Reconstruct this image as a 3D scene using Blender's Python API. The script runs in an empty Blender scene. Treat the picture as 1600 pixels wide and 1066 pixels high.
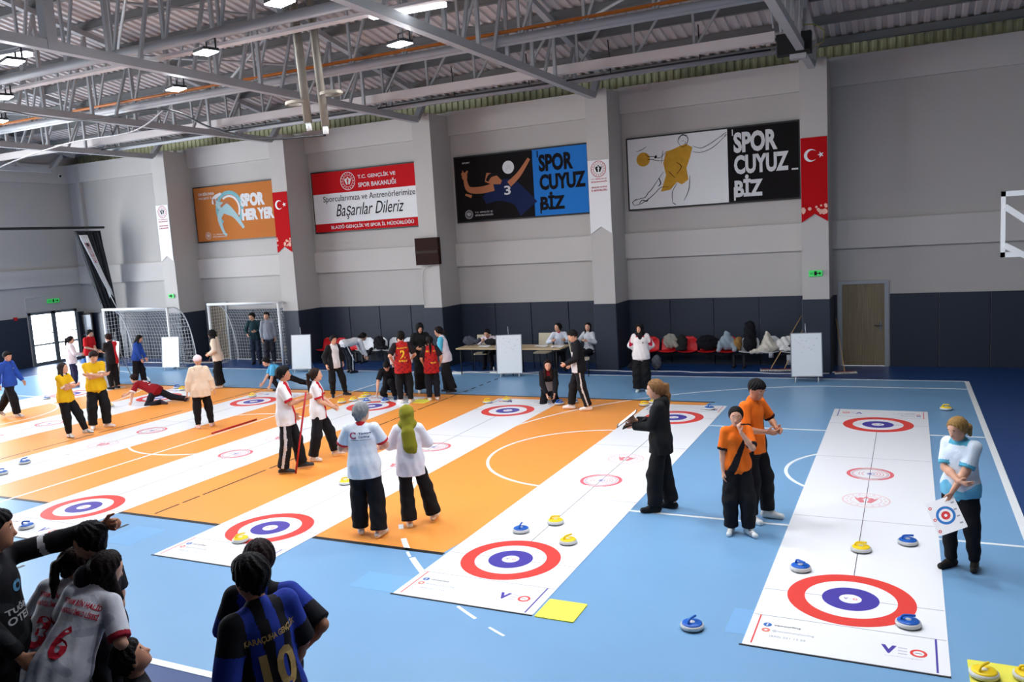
EXPO,LED,SKY,WIN,DOORL=0.0,365,3.0,900,3500
import bpy, math, random
import numpy as np
from mathutils import Vector, Matrix, Quaternion
from mathutils.bvhtree import BVHTree
random.seed(4); PI=math.pi
scene=bpy.context.scene; COL=scene.collection

# ---------- materials ----------
MATS={}
def srgb(c):
    return tuple(((v/255)/12.92 if v/255<=.04045 else ((v/255+.055)/1.055)**2.4) for v in c)
def mat(name,c,rough=.6,metal=0,spec=.4,noise=0,nscale=8,emit=None,estr=0,bump=0,bscale=40,coat=0,alpha=1,trans=0):
    if name in MATS: return MATS[name]
    m=bpy.data.materials.new(name); m.use_nodes=True; nt=m.node_tree; b=nt.nodes['Principled BSDF']
    col=srgb(c)+(1,)
    b.inputs['Base Color'].default_value=col
    b.inputs['Roughness'].default_value=rough; b.inputs['Metallic'].default_value=metal
    b.inputs['Specular IOR Level'].default_value=spec
    if coat: b.inputs['Coat Weight'].default_value=coat; b.inputs['Coat Roughness'].default_value=.2
    if trans: b.inputs['Transmission Weight'].default_value=trans; b.inputs['IOR'].default_value=1.05
    if noise or bump:
        tc=nt.nodes.new('ShaderNodeTexCoord'); n=nt.nodes.new('ShaderNodeTexNoise'); n.inputs['Scale'].default_value=nscale; n.inputs['Detail'].default_value=4
        nt.links.new(tc.outputs['Object'],n.inputs['Vector'])
    if noise:
        mx=nt.nodes.new('ShaderNodeMix'); mx.data_type='RGBA'; mx.inputs[6].default_value=tuple(v*(1-noise) for v in col[:3])+(1,); mx.inputs[7].default_value=tuple(min(1,v*(1+noise)) for v in col[:3])+(1,)
        nt.links.new(n.outputs['Fac'],mx.inputs[0]); nt.links.new(mx.outputs[2],b.inputs['Base Color'])
    if bump:
        n2=nt.nodes.new('ShaderNodeTexNoise'); n2.inputs['Scale'].default_value=bscale; nt.links.new(tc.outputs['Object'],n2.inputs['Vector'])
        bp=nt.nodes.new('ShaderNodeBump'); bp.inputs['Strength'].default_value=bump; bp.inputs['Distance'].default_value=.02
        nt.links.new(n2.outputs['Fac'],bp.inputs['Height']); nt.links.new(bp.outputs['Normal'],b.inputs['Normal'])
    if emit: b.inputs['Emission Color'].default_value=srgb(emit)+(1,); b.inputs['Emission Strength'].default_value=estr
    MATS[name]=m; return m
def wood(name,c1,c2,scale=2,rough=.5,axis='Z'):
    if name in MATS: return MATS[name]
    m=mat(name,c1,rough); nt=m.node_tree; b=nt.nodes['Principled BSDF']
    tc=nt.nodes.new('ShaderNodeTexCoord'); mp=nt.nodes.new('ShaderNodeMapping'); n=nt.nodes.new('ShaderNodeTexNoise')
    mp.inputs['Scale'].default_value=(30,30,1.2) if axis=='Z' else (1.2,30,30)
    n.inputs['Scale'].default_value=scale; n.inputs['Detail'].default_value=5
    cr=nt.nodes.new('ShaderNodeValToRGB'); cr.color_ramp.elements[0].position=.3; cr.color_ramp.elements[1].position=.7
    cr.color_ramp.elements[0].color=srgb(c1)+(1,); cr.color_ramp.elements[1].color=srgb(c2)+(1,)
    nt.links.new(tc.outputs['Object'],mp.inputs['Vector']); nt.links.new(mp.outputs['Vector'],n.inputs['Vector']); nt.links.new(n.outputs['Fac'],cr.inputs[0]); nt.links.new(cr.outputs[0],b.inputs['Base Color'])
    return m

# ---------- objects ----------
def tag(o,label=None,cat=None,group=None,kind=None):
    if label: o['label']=label
    if cat: o['category']=cat
    if group: o['group']=group
    if kind: o['kind']=kind
    return o
def empty(name,loc=(0,0,0),rz=0,label=None,cat=None,group=None,kind=None):
    o=bpy.data.objects.new(name,None); COL.objects.link(o); o.location=loc; o.rotation_euler=(0,0,rz); o.empty_display_size=.1
    return tag(o,label,cat,group,kind)
class MB:
    """collects verts/faces for one mesh"""
    def __init__(s): s.v=[];s.f=[];s.m=[];s.sm=[]
    def add(s,vs,fs,mi=0,smooth=False):
        o=len(s.v); s.v.extend([tuple(v) for v in vs]); s.f.extend([tuple(i+o for i in f) for f in fs]); s.m.extend([mi]*len(fs)); s.sm.extend([smooth]*len(fs)); return s
    def box(s,x0,x1,y0,y1,z0,z1,mi=0,M=None):
        vs=[Vector((x,y,z)) for z in (z0,z1) for y in (y0,y1) for x in (x0,x1)]
        if M is not None: vs=[M@v for v in vs]
        return s.add(vs,[(0,2,3,1),(4,5,7,6),(0,1,5,4),(2,6,7,3),(0,4,6,2),(1,3,7,5)],mi)
    def bbox(s,x0,x1,y0,y1,z0,z1,b=.01,mi=0,M=None):
        # box with chamfered vertical edges
        pts=[(x0+b,y0),(x1-b,y0),(x1,y0+b),(x1,y1-b),(x1-b,y1),(x0+b,y1),(x0,y1-b),(x0,y0+b)]
        return s.prism(pts,z0,z1,mi,M)
    def prism(s,pts,z0,z1,mi=0,M=None):
        n=len(pts); vs=[Vector((p[0],p[1],z0)) for p in pts]+[Vector((p[0],p[1],z1)) for p in pts]
        if M is not None: vs=[M@v for v in vs]
        return s.add(vs,[tuple(range(n-1,-1,-1)),tuple(range(n,2*n))]+[(i,(i+1)%n,n+(i+1)%n,n+i) for i in range(n)],mi)
    def bar(s,a,b,w=.1,h=.1,mi=0,up=(0,0,1)):
        a=Vector(a);b=Vector(b); d=(b-a); L=d.length; d.normalize(); upv=Vector(up)
        if abs(d.dot(upv))>.99: upv=Vector((0,1,0))
        x=d.cross(upv).normalized(); z=x.cross(d)
        vs=[p+x*sx*w/2+z*sz*h/2 for p in (a,b) for sx,sz in ((-1,-1),(1,-1),(1,1),(-1,1))]
        return s.add(vs,[(0,1,2,3),(7,6,5,4),(0,4,5,1),(1,5,6,2),(2,6,7,3),(3,7,4,0)],mi)
    def tube(s,pts,r,n=8,mi=0,cap=True,close=False):
        pts=[Vector(p) for p in pts]; k=len(pts); rs=r if isinstance(r,(list,tuple)) else [r]*k
        vs=[];prev=None
        for i,p in enumerate(pts):
            if close: t=pts[(i+1)%k]-pts[i-1]
            else: t=pts[min(i+1,k-1)]-pts[max(i-1,0)]
            t.normalize()
            if prev is None:
                a=Vector((0,0,1)) if abs(t.z)<.9 else Vector((1,0,0))
                x=t.cross(a).normalized()
            else: x=(prev-t*prev.dot(t)).normalized()
            prev=x; y=t.cross(x)
            for j in range(n):
                an=2*PI*j/n; vs.append(p+(x*math.cos(an)+y*math.sin(an))*rs[i])
        fs=[]
        for i in range(k if close else k-1):
            i2=(i+1)%k
            for j in range(n): fs.append((i*n+j,i*n+(j+1)%n,i2*n+(j+1)%n,i2*n+j))
        if cap and not close: fs+= [tuple(range(n-1,-1,-1)),tuple(range((k-1)*n,k*n))]
        return s.add(vs,fs,mi,True)
    def lathe(s,prof,n=32,mi=0,c=(0,0,0),mis=None):
        k=len(prof); vs=[(c[0]+r*math.cos(2*PI*j/n),c[1]+r*math.sin(2*PI*j/n),c[2]+z) for r,z in prof for j in range(n)]
        for i in range(k-1):
            s.add([],[],0)
        o=len(s.v); s.v.extend(vs)
        for i in range(k-1):
            for j in range(n):
                s.f.append((o+i*n+j,o+i*n+(j+1)%n,o+(i+1)*n+(j+1)%n,o+(i+1)*n+j)); s.m.append(mis[i] if mis else mi); s.sm.append(True)
        s.f.append(tuple(o+(k-1)*n+j for j in range(n))); s.m.append(mis[-1] if mis else mi); s.sm.append(False)
        s.f.append(tuple(o+j for j in range(n-1,-1,-1))); s.m.append(mis[0] if mis else mi); s.sm.append(False)
        return s
    def ring(s,cx,cy,r0,r1,z,mi=0,n=64,a0=0,a1=2*PI,t=.001):
        full=abs(a1-a0-2*PI)<1e-6; k=n if full else n+1
        an=[a0+(a1-a0)*i/n for i in range(k)]
        vs=[(cx+r*math.cos(a),cy+r*math.sin(a),zz) for zz in (z,z-t) for r in (max(r0,1e-4),r1) for a in an]
        fs=[]
        for i in range(n if full else n):
            j=(i+1)%k
            fs+= [(i,k+i,k+j,j),(k+i,3*k+i,3*k+j,k+j),(2*k+i,i,j,2*k+j)]
        return s.add(vs,fs,mi)
    def quad(s,a,b,c,d,mi=0): return s.add([a,b,c,d],[(0,1,2,3)],mi)
    def poly(s,pts,mi=0): return s.add(pts,[tuple(range(len(pts)))],mi)
    def ellip(s,c,r,n=12,mi=0,M=None):
        vs=[];m=n//2
        for i in range(m+1):
            th=PI*i/m
            for j in range(n):
                v=Vector((r[0]*math.sin(th)*math.cos(2*PI*j/n),r[1]*math.sin(th)*math.sin(2*PI*j/n),r[2]*math.cos(th)))
                if M is not None: v=M@v
                vs.append(v+Vector(c))
        return s.add(vs,[(i*n+j,(i+1)*n+j,(i+1)*n+(j+1)%n,i*n+(j+1)%n) for i in range(m) for j in range(n)],mi,True)
    def build(s,name,mats,parent=None,loc=None,rz=0,label=None,cat=None,group=None,kind=None,M=None):
        me=bpy.data.meshes.new(name); vs=[Vector(v) for v in s.v]
        if M is not None: vs=[M@v for v in vs]
        if loc is not None and parent is None: pass
        me.from_pydata([tuple(v) for v in vs],[],s.f); me.update()
        if not isinstance(mats,(list,tuple)): mats=[mats]
        for m in mats: me.materials.append(m)
        me.polygons.foreach_set('material_index',s.m); me.polygons.foreach_set('use_smooth',s.sm)
        o=bpy.data.objects.new(name,me); COL.objects.link(o)
        if parent is not None: o.parent=parent
        if loc is not None: o.location=loc
        o.rotation_euler=(0,0,rz)
        return tag(o,label,cat,group,kind)
def copy_tree(o,parent=None):
    c=o.copy(); COL.objects.link(c); c.parent=parent
    if parent is not None: c.matrix_parent_inverse=o.matrix_parent_inverse.copy()
    for ch in list(o.children): copy_tree(ch,c)
    return c
def frameM(o,x,y):
    """matrix mapping local xy plane to a plane at origin o with unit axes x,y"""
    x=Vector(x).normalized(); y=Vector(y).normalized(); z=x.cross(y)
    return Matrix(((x.x,y.x,z.x,o[0]),(x.y,y.y,z.y,o[1]),(x.z,y.z,z.z,o[2]),(0,0,0,1)))
_tc={}
def text_mesh(body,bold=0,extr=.02,shear=0,res=3):
    key=(body,bold,extr,shear)
    if key in _tc: return _tc[key]
    cu=bpy.data.curves.new('t','FONT'); cu.body=body; cu.size=1; cu.offset=bold; cu.extrude=extr; cu.shear=shear; cu.resolution_u=res
    cu.align_x='LEFT'
    ob=bpy.data.objects.new('t',cu); COL.objects.link(ob)
    dg=bpy.context.evaluated_depsgraph_get(); dg.update()
    me=bpy.data.meshes.new_from_object(ob.evaluated_get(dg))
    vs=[v.co.copy() for v in me.vertices]; fs=[tuple(p.vertices) for p in me.polygons]
    bpy.data.objects.remove(ob); bpy.data.curves.remove(cu); bpy.data.meshes.remove(me)
    if not vs: vs=[Vector((0,0,0))]
    xs=[v.x for v in vs];ys=[v.y for v in vs]
    _tc[key]=(vs,fs,min(xs),max(xs),min(ys),max(ys)); return _tc[key]
def text(mb,body,x0,y0,x1,y1,z=0,mi=0,bold=0,shear=0,M=None,thick=.002):
    """fit text into rectangle x0..x1,y0..y1 of mb's plane"""
    vs,fs,a,b,c,d=text_mesh(body,bold,.5,shear)
    sx=(x1-x0)/max(b-a,1e-6); sy=(y1-y0)/max(d-c,1e-6)
    out=[Vector((x0+(v.x-a)*sx,y0+(v.y-c)*sy,z+(thick if v.z>0 else 0))) for v in vs]
    if M is not None: out=[M@v for v in out]
    mb.add(out,fs,mi); return mb
def emblem(mb,cx,cy,r,z=0,mi=0,mi2=None,M=None,t=.001):
    """round ministry style emblem: dotted ring, thin circle, figure in the middle"""
    mi2=mi if mi2 is None else mi2
    tmp=MB()
    tmp.ring(cx,cy,r*.93,r,z,0,48,t=t); tmp.ring(cx,cy,r*.62,r*.66,z,0,40,t=t)
    for k in range(16):
        a=2*PI*k/16; tmp.ring(cx+r*.8*math.cos(a),cy+r*.8*math.sin(a),0,r*.06,z,0,8,t=t)
    for sx in (-1,1):
        tmp.ring(cx+sx*r*.2,cy+r*.2,0,r*.13,z,1,12,t=t)
        tmp.add([(cx+sx*r*p[0],cy+r*p[1],z) for p in ((.05,-.35),(.22,-.4),(.42,.05),(.5,.4),(.3,.12),(.1,.02))],[(0,1,2,3,4,5)] if sx>0 else [(5,4,3,2,1,0)],1)
    tmp.ring(cx,cy+r*.38,0,r*.1,z,1,10,t=t)
    vs=[Vector(v) for v in tmp.v]
    if M is not None: vs=[M@v for v in vs]
    o=len(mb.v); mb.v.extend([tuple(v) for v in vs])
    for f,m in zip(tmp.f,tmp.m): mb.f.append(tuple(i+o for i in f)); mb.m.append(mi if m==0 else mi2); mb.sm.append(False)
    return mb
def addplane(mb,tmp,M,mis=None):
    vs=[M@Vector(v) for v in tmp.v]; o=len(mb.v); mb.v.extend([tuple(v) for v in vs])
    for f,m,s_ in zip(tmp.f,tmp.m,tmp.sm): mb.f.append(tuple(i+o for i in f)); mb.m.append(mis[m] if mis else m); mb.sm.append(s_)

# ---------- camera ----------
F_PX=1276.85; CAMH=3.573; YAW=-.4503; PITCH=.120845; ROLL=-.059643
cy,sy=math.cos(YAW),math.sin(YAW); cp,sp=math.cos(PITCH),math.sin(PITCH)
fw=Vector((sy*cp,cy*cp,-sp)); r0=Vector((cy,-sy,0)); u0=r0.cross(fw)
rt=r0*math.cos(ROLL)+u0*math.sin(ROLL); up=-r0*math.sin(ROLL)+u0*math.cos(ROLL)
cam=bpy.data.cameras.new('camera'); camo=bpy.data.objects.new('camera',cam); COL.objects.link(camo)
cam.sensor_width=36; cam.lens=36*F_PX/1600; cam.clip_end=200
camo.matrix_world=Matrix(((rt.x,up.x,-fw.x,0),(rt.y,up.y,-fw.y,0),(rt.z,up.z,-fw.z,CAMH),(0,0,0,1)))
scene.camera=camo
scene.view_settings.view_transform='Standard'; scene.view_settings.look='None'; scene.view_settings.gamma=1; scene.view_settings.use_curve_mapping=False
scene.view_settings.exposure=EXPO
scene.cycles.use_denoising=True; scene.cycles.max_bounces=7; scene.cycles.diffuse_bounces=4; scene.cycles.glossy_bounces=3; scene.cycles.transparent_max_bounces=12; scene.cycles.sample_clamp_indirect=6
scene.cycles.caustics_reflective=False; scene.cycles.caustics_refractive=False
# ================= SETTING =================
XL,XR=-29.25,8.2; YN,YW=-3.2,21.82; RIDGE=9.3
def roofz(y):
    return 8.0+.19*(20.5-y) if y>=RIDGE else 8.0+.19*(20.5-(2*RIDGE-y))
M_floor=mat('navy_vinyl_floor',(24,62,118),.38,spec=.5,noise=.12,nscale=.7)
M_court=mat('blue_court_vinyl',(118,163,202),.36,spec=.5,noise=.06,nscale=.9)
M_orange=mat('orange_court_vinyl',(243,156,68),.4,spec=.5,noise=.05,nscale=.8)
M_line=mat('white_line_paint',(235,238,238),.45)
M_black=mat('black_tape',(18,18,20),.5)
M_wall=mat('pale_grey_wall_paint',(183,179,175),.85,noise=.04,nscale=.6)
M_beamc=mat('off_white_beam_paint',(193,189,185),.85,noise=.03,nscale=.6)
M_pad=mat('navy_wall_pad_vinyl',(38,46,60),.55,noise=.06,nscale=2)
M_deck=mat('galvanised_roof_deck',(205,198,196),.55,metal=.15,noise=.08,nscale=1.5)
M_steel=mat('grey_painted_steel',(168,170,172),.5,metal=.1,noise=.08,nscale=3)
M_steeld=mat('dark_grey_purlin_steel',(110,112,112),.55)
M_glass=mat('clear_glass',(250,252,255),.02,trans=1)
# floor
f=MB().box(XL-.2,XR+.2,YN-.2,YW+.2,-.2,0).build('floor',M_floor,kind='structure')
BX0,BX1,SY0,SY1=-26.77,1.23,4.83,19.85; CY=(SY0+SY1)/2
MB().box(BX0,BX1,SY0,SY1,0,.0012).build('blue_court_area',M_court,f)
OX0,OX1,OY0,OY1=-21.75,-3.75,7.86,16.86
def cut_blocks():  # orange court: right edge runs a touch oblique
    return [(OX0,OY0),(-4.88,OY0),(-3.65,OY1-.05),(OX0,OY1)]
MB().prism(cut_blocks(),.0012,.0026).build('orange_court_area',M_orange,f)
tp=MB()
tp.bar((OX0,OY0,.002),(-4.85,OY0,.002),.07,.0036); tp.bar((OX0,OY1,.002),(-3.55,OY1,.002),.07,.0036)
tp.build('black_edge_tape',M_black,f)
for x in (-9.7,-15.7):   # worn black attack lines
    b=MB(); y=OY0+.1
    while y<OY1:
        L=random.uniform(.12,1.5)
        if random.random()<.75 or y<9.5: b.bar((x,y,.0026),(x,min(y+L,OY1),.0026),.035,.0022)
        y+=L+random.uniform(.02,.12)
    for k in range(5): b.bar((x+.01,OY1+.3+.42*k,.002),(x+.01,OY1+.5+.42*k,.002),.05,.0034)
    for k in range(3): b.bar((x,OY0-.35-.75*k,.002),(x,OY0-.6-.75*k,.002),.05,.0034)
    b.build('attack_line',M_black,f)
zl=.0032
def line(a,b,w=.05,name='court_line',m=None):
    MB().bar((a[0],a[1],zl/2+.0008),(b[0],b[1],zl/2+.0008),w,zl).build(name,m or M_line,f)
def arc(cx,cy,r,a0,a1,w=.05,n=64,gaps=None):
    b=MB()
    if gaps is None: b.ring(cx,cy,r-w,r,zl+.0006,0,n,math.radians(a0),math.radians(a1),t=zl)
    else:
        for g0,g1,r_ in gaps: b.ring(cx,cy,r-w*r_,r,zl+.0006,0,6,math.radians(g0),math.radians(g1),t=zl)
    b.build('court_arc',M_line,f)
line((BX0,SY1),(BX1,SY1)); line((BX0,SY0),(BX1,SY0),.08); line((BX1,SY0),(BX1,SY1),.09); line((BX0,SY0),(BX0,SY1),.05)
MX=(BX0+BX1)/2; line((MX,SY0),(MX,SY1),.05)
for s,bx in ((1,BX1),(-1,BX0)):
    line((bx,CY-2.45),(bx-s*5.8,CY-2.45)); line((bx,CY+2.45),(bx-s*5.8,CY+2.45))
    line((bx,SY1-.9),(bx-s*2.9,SY1-.9))
    if s<0: line((bx-s*5.8,CY-2.45),(bx-s*5.8,CY+2.45)); line((bx,SY0+.9),(bx-s*2.9,SY0+.9))
    bc=bx-s*1.575
    arc(bx-s*5.8,CY,1.8,*( (90,270) if s>0 else (-90,90)))
    arc(bc,CY,1.25,*((90,270) if s>0 else (-90,90)))
arc(MX,CY,1.8,0,360)
th=math.degrees(math.asin(6.6/6.75)); bc=BX1-1.575
arc(bc,CY,6.75,101,181,.05)
arc(bc,CY,6.75,0,0,.07,gaps=[(181,193,.9),(193,201,1),(201.5,207,.7),(214,215.5,.9),(218.5,222,1),(222.5,224,.5),(224.3,229.5,1),(229.8,233,.8),(235,235.7,.5),(237,240,.5),(242,244,.4)])
arc(BX0+1.575,CY,6.75,-79,79,.05)
# tape squares on the floor
M_clear=mat('clear_floor_tape',(122,172,216),.3)
for (x0,x1,y0,y1) in ((-5.4,-4.82,6.76,7.16),(-9.5,-8.95,6.9,7.5),(-1.45,-1.25,7.0,7.5)):
    MB().box(x0,x1,y0,y1,.0012,.0022).build('clear_tape_patch',M_clear,f)
# walls
pads=[]
def wall_box(name,x0,x1,y0,y1,z0,z1,m=None): return MB().box(x0,x1,y0,y1,z0,z1).build(name,m or M_wall,kind='structure')
D1=(-1.42,-.37,2.08); D2=(-22.65,-21.73,2.02)
wb=MB()
segs=[(XL-.3,D2[0],0),(D2[0],D2[1],D2[2]),(D2[1],D1[0],0),(D1[0],D1[1],D1[2]),(D1[1],XR+.3,0)]
for a,b,z in segs: wb.box(a,b,YW,YW+.3,z,7.49)
w=wb.build('wall_back',M_wall,kind='structure')
colx=[-28.05,-22.78,-17.55,-12.2,-6.88,-1.58]
ZD=1.78
def beam(x0,x1,z0,z1,y0,name='trim_1'):
    MB().box(x0,x1,y0,YW,z0,z1).build('wall_beam',M_beamc,w)
cs=[XL]+colx[1:]+[XR]
for i in range(len(cs)-1):
    x0=cs[i]; x1=cs[i+1]-.61 if i<len(cs)-2 else XR
    beam(x0,x1,6.8,7.49,YW-.12); beam(x0,x1,2.92,3.6,YW-.1)
# pads on the wall: one mesh per panel run, joints every ~1.1 m
def pad_run(x0,x1):
    n=max(1,round((x1-x0)/1.07)); d=(x1-x0)/n
    for i in range(n):
        MB().bbox(x0+i*d+.006,x0+(i+1)*d-.006,YW-.05,YW,0,ZD,.012).build('wall_pad',M_pad,w)
for i in range(len(cs)-1):
    x0=cs[i]; x1=cs[i+1]-.61 if i<len(cs)-2 else XR
    for D in (D1,D2):
        if x0<D[0]<x1: 
            pad_run(x0,D[0]-.07); x0=D[1]+.07
    pad_run(x0,x1)
for k,x in enumerate(colx[1:]):
    c=MB().box(x-.605,x,20.67,YW,ZD,7.35).build('wall_column',M_wall,w)
    MB().bbox(x-.625,x+.02,20.65,YW,0,ZD,.02).build('column_pad',M_pad,w)
MB().box(-28.65,-28.45,YW-.14,YW,2.9,7.4).build('corner_pipe_box',M_wall,w)
# cladding above the beam, behind a gap
M_clad=mat('olive_corrugated_cladding',(214,214,172),.6,noise=.25,nscale=3)
def corr(x0,x1,period,depth,fn,mi=0):
    """corrugated profile along x ; fn(x,off)->two points bottom/top"""
    pts=[];x=x0
    while x<x1:
        pts+= [(x,0),(x+period*.4,0),(x+period*.5,depth),(x+period*.9,depth)]; x+=period
    pts.append((x,0)); b=MB(); vs=[];
    for px,o in pts: vs+=fn(px,o)
    b.add(vs,[(2*i,2*i+2,2*i+3,2*i+1) for i in range(len(pts)-1)],mi); return b
corr(XL,XR,.2,.03,lambda x,o:[(x,22.35+o,7.2),(x,22.35+o,8.1)]).build('cladding_panel',M_clad,w)
MB().box(XL,XR,YW+.3,22.5,7.2,7.3).build('wall_cap',M_steeld,w)
# left wall with glazed door, and tall unseen windows added to let daylight in
GD=(19.5,21.48,2.0)
wl=MB()
wl.box(XL-.3,XL,GD[1],YW+.6,0,9.2); wl.box(XL-.3,XL,GD[0],GD[1],GD[2],9.2)
wl.box(XL-.3,XL,18.2,GD[0],0,9.2)
for k in range(4):
    y0=18.2-4.4*(k+1); wl.box(XL-.3,XL,y0+3.6,y0+4.4,0,9.5); wl.box(XL-.3,XL,y0,y0+3.6,0,.9); wl.box(XL-.3,XL,y0,y0+3.6,6.6,10.5)
wl.box(XL-.3,XL,YN-.3,.6,0,9.2)
wlo=wl.build('wall_left',M_wall,kind='structure')
MB().box(XL,XL+.1,18.2,YW-.1,2.95,3.58).build('wall_beam',M_beamc,wlo)
MB().box(XL,XL+.1,18.2,YW-.1,6.8,7.49).build('wall_beam',M_beamc,wlo)
MB().box(XL,XL+.05,18.2,GD[0]-.08,0,1.85).build('wall_pad',M_pad,wlo)
MB().box(XL,XL+.05,GD[1]+.05,YW-.06,0,1.85).build('wall_pad',M_pad,wlo)
MB().box(XL-.3,XL,18.2,YW+.6,8.9,9.6).build('wall_top',M_wall,wlo)
for k in range(4):  # frames of the added daylight windows, never in view
    y0=18.2-4.4*(k+1)
    wn=MB()
    for a in (0,1.2,2.4,3.6): wn.box(XL-.2,XL-.1,y0+a-.03,y0+a+.03,.9,6.6)
    for z in (.9,2.8,4.7,6.6): wn.box(XL-.2,XL-.1,y0,y0+3.6,z-.03,z+.03)
    wn.build('window_%d'%(k+1),M_steel,kind='structure')
# right and near walls, out of frame
wall_box('wall_right',XR,XR+.3,YN,YW+.6,0,10.2); wall_box('wall_front',XL-.3,XR+.3,YN-.3,YN,0,9.2,M_pad)
# roof deck
rf=corr(XL-.3,XR+.4,.25,.05,lambda x,o:[(x,22.6,roofz(22.6)+.22+o),(x,RIDGE,roofz(RIDGE)+.22+o)])
t2=corr(XL-.3,XR+.4,.25,.05,lambda x,o:[(x,YN-.4,roofz(YN-.4)+.22+o),(x,RIDGE,roofz(RIDGE)+.22+o)])
addplane(rf,t2,Matrix.Identity(4))
ceil=rf.build('ceiling',M_deck,kind='structure')
py=[20.5-1.26*k for k in range(0,9)]+[21.75]; py+=[2*RIDGE-y for y in py if 2*RIDGE-y>YN]
for y in py:
    z=roofz(y)+.2
    b=MB(); b.box(XL,XR,y-.035,y+.035,z-.16,z); b.box(XL,XR,y-.035,y+.09,z-.17,z-.155); b.build('purlin',M_steeld,ceil)
# transverse trusses (each bay line)
tcol=['the left corner bay','the wall column next to the net goals','the flag column beside the orange poster','the scoreboard column','the emblem banner column','the flag column at the right']
for k,x in enumerate(colx):
    xc=x-.31; t=empty('roof_truss',(xc,0,0),0,'grey steel lattice roof truss spanning to '+tcol[k],'truss','lattice roof trusses')
    ye=20.62; yn=2*RIDGE-ye
    MB().bar((0,yn,7.17),(0,ye-.15,7.17),.16,.16).build('bottom_chord',M_steel,t)
    for s in (1,-1):
        fy=lambda y:RIDGE+s*(y-RIDGE)
        MB().bar((0,RIDGE,roofz(RIDGE)-.04),(0,fy(ye+.9),roofz(ye+.9)-.04),.15,.13).build('top_chord',M_steel,t)
        MB().bar((0,fy(ye-.15),7.17),(0,fy(ye+.35),7.75),.18,.12).build('end_bracket',M_steel,t)
        yy=[20.5-1.26*j for j in range(9)]
        for j,y in enumerate(yy[1:]):
            MB().bar((0,fy(y),7.22),(0,fy(y),roofz(y)-.1),.07,.07).build('web_post',M_steel,t)
            if j%1==0 and j<7:
                MB().bar((0,fy(y),roofz(y)-.1),(0,fy(y-.62 if True else y),7.22),.06,.06).build('web_diagonal',M_steel,t)
    MB().box(-.09,.09,RIDGE-.09,RIDGE+.09,7.1,roofz(RIDGE)).build('king_post',M_steel,t)
# longitudinal lattice girders
gl={11.3:'grey steel lattice girder running lengthwise over the middle of the hall',15.1:'grey steel lattice girder carrying the orange pipe',18.3:'grey steel lattice girder with flat tray beam nearest the poster wall'}
for y,lab in gl.items():
    zb=7.46; zt=roofz(y)-.12; xe=colx[-1]-(.8 if y>18 else .2)
    t=empty('lattice_girder',(0,y,0),0,lab,'girder','lengthwise lattice girders')
    if y==18.3: MB().box(XL+.4,xe,-.12,.12,zb-.1,zb-.04).build('bottom_chord',M_deck,t); MB().box(XL+.4,xe,-.14,-.11,zb-.12,zb+.08).build('tray_side',M_deck,t)
    elif y==11.3:
        MB().tube([(XL+.4,.0,zb+.04),(xe,.0,zb+.04)],.09,10).build('bottom_chord',M_steel,t)
        MB().box(XL+.4,xe,.05,.22,zb-.16,zb-.11).build('cable_tray',M_deck,t)
    else: MB().tube([(XL+.4,0,zb-.02),(xe,0,zb-.02)],.05,10).build('bottom_chord',M_steel,t)
    MB().tube([(XL+.4,0,zt),(xe,0,zt)],.05,8).build('top_chord',M_steel,t)
    x=-28.2; k=0
    while x<xe-.6 and k<34:
        MB().bar((x,0,zt),(x+.02,0,zb),.05,.05).build('web_post',M_steel,t)
        MB().bar((x+.02,0,zb),(x+.62,0,zt),.05,.05).build('web_diagonal',M_steel,t)
        x+=1.34; k+=1
# sag rods / X braces under the deck
for i in range(len(colx)-1):
    xa,xb=colx[i]-.3,colx[i+1]-.3
    for (ya,yb) in ((11.3,15.1),(15.1,18.3)):
        for s in (0,1):
            p=(xa,ya if s else yb,roofz(ya if s else yb)-.2); q=(xb,yb if s else ya,roofz(yb if s else ya)-.2)
            if i%2==0: MB().tube([p,q],.035,6).build('roof_brace',M_steel,ceil)
# pipes
M_op=mat('orange_pipe_paint',(214,120,40),.45); M_pipe=mat('pale_grey_pipe',(160,161,165),.55); M_cable=mat('black_cable',(16,16,18),.5)
xe=-2.15
MB().tube([(XL+.3,15.1,7.66),(xe,15.1,7.66)],.035,8).build('gas_pipe',M_op,label='orange pipe running along the grey girder under the roof',cat='pipe')
MB().tube([(XL+.3,15.05,7.5),(xe,15.05,7.5)],.075,12).build('duct_pipe',M_pipe,label='pale grey pipe just below the orange pipe',cat='pipe')
b=MB(); b.tube([(-24.2,19.0,7.3),(-2.4,19.0,7.3)],.065,12)
wp=b.build('white_pipe',M_pipe,label='long pale pipe hung close to the poster wall tops',cat='pipe')
for x in np.arange(-23,-3,2.1): MB().tube([(float(x),19.0,7.36),(float(x),18.9,8.1)],.012,6).build('pipe_hanger',M_cable,wp)
MB().tube([(-24.4,18.45,7.24)]+[(float(x),18.47,7.24+.01*math.sin(x)) for x in np.arange(-23,-3,1)]+[(-2.5,18.45,7.24)],.02,6).build('black_cable',M_cable,label='straight black cable clipped along the tray beam',cat='cable')
bx=empty('motor_box',(0,0,0),0,'black box at the right end of the roof tray beam','box')
MB().bbox(-2.36,-1.68,18.17,18.43,7.04,7.46,.02).build('box_body',mat('matt_black_metal',(14,14,15),.6),bx)
MB().box(-2.1,-1.78,18.2,18.4,6.94,7.04).build('mount_bracket',M_steel,bx)
M_yw=mat('yellow_green_wire',(150,140,70),.6)
MB().tube([(-2.5,18.2,8.7),(-2.4,18.2,8.1),(-2.0,18.2,7.6),(-1.6,18.2,7.56),(-1.42,18.2,7.4),(-1.45,18.2,7.2),(-1.66,18.25,7.12)],.012,6).build('loose_wire',M_yw,label='yellow green wire looping around the black roof box',cat='wire')
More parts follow.
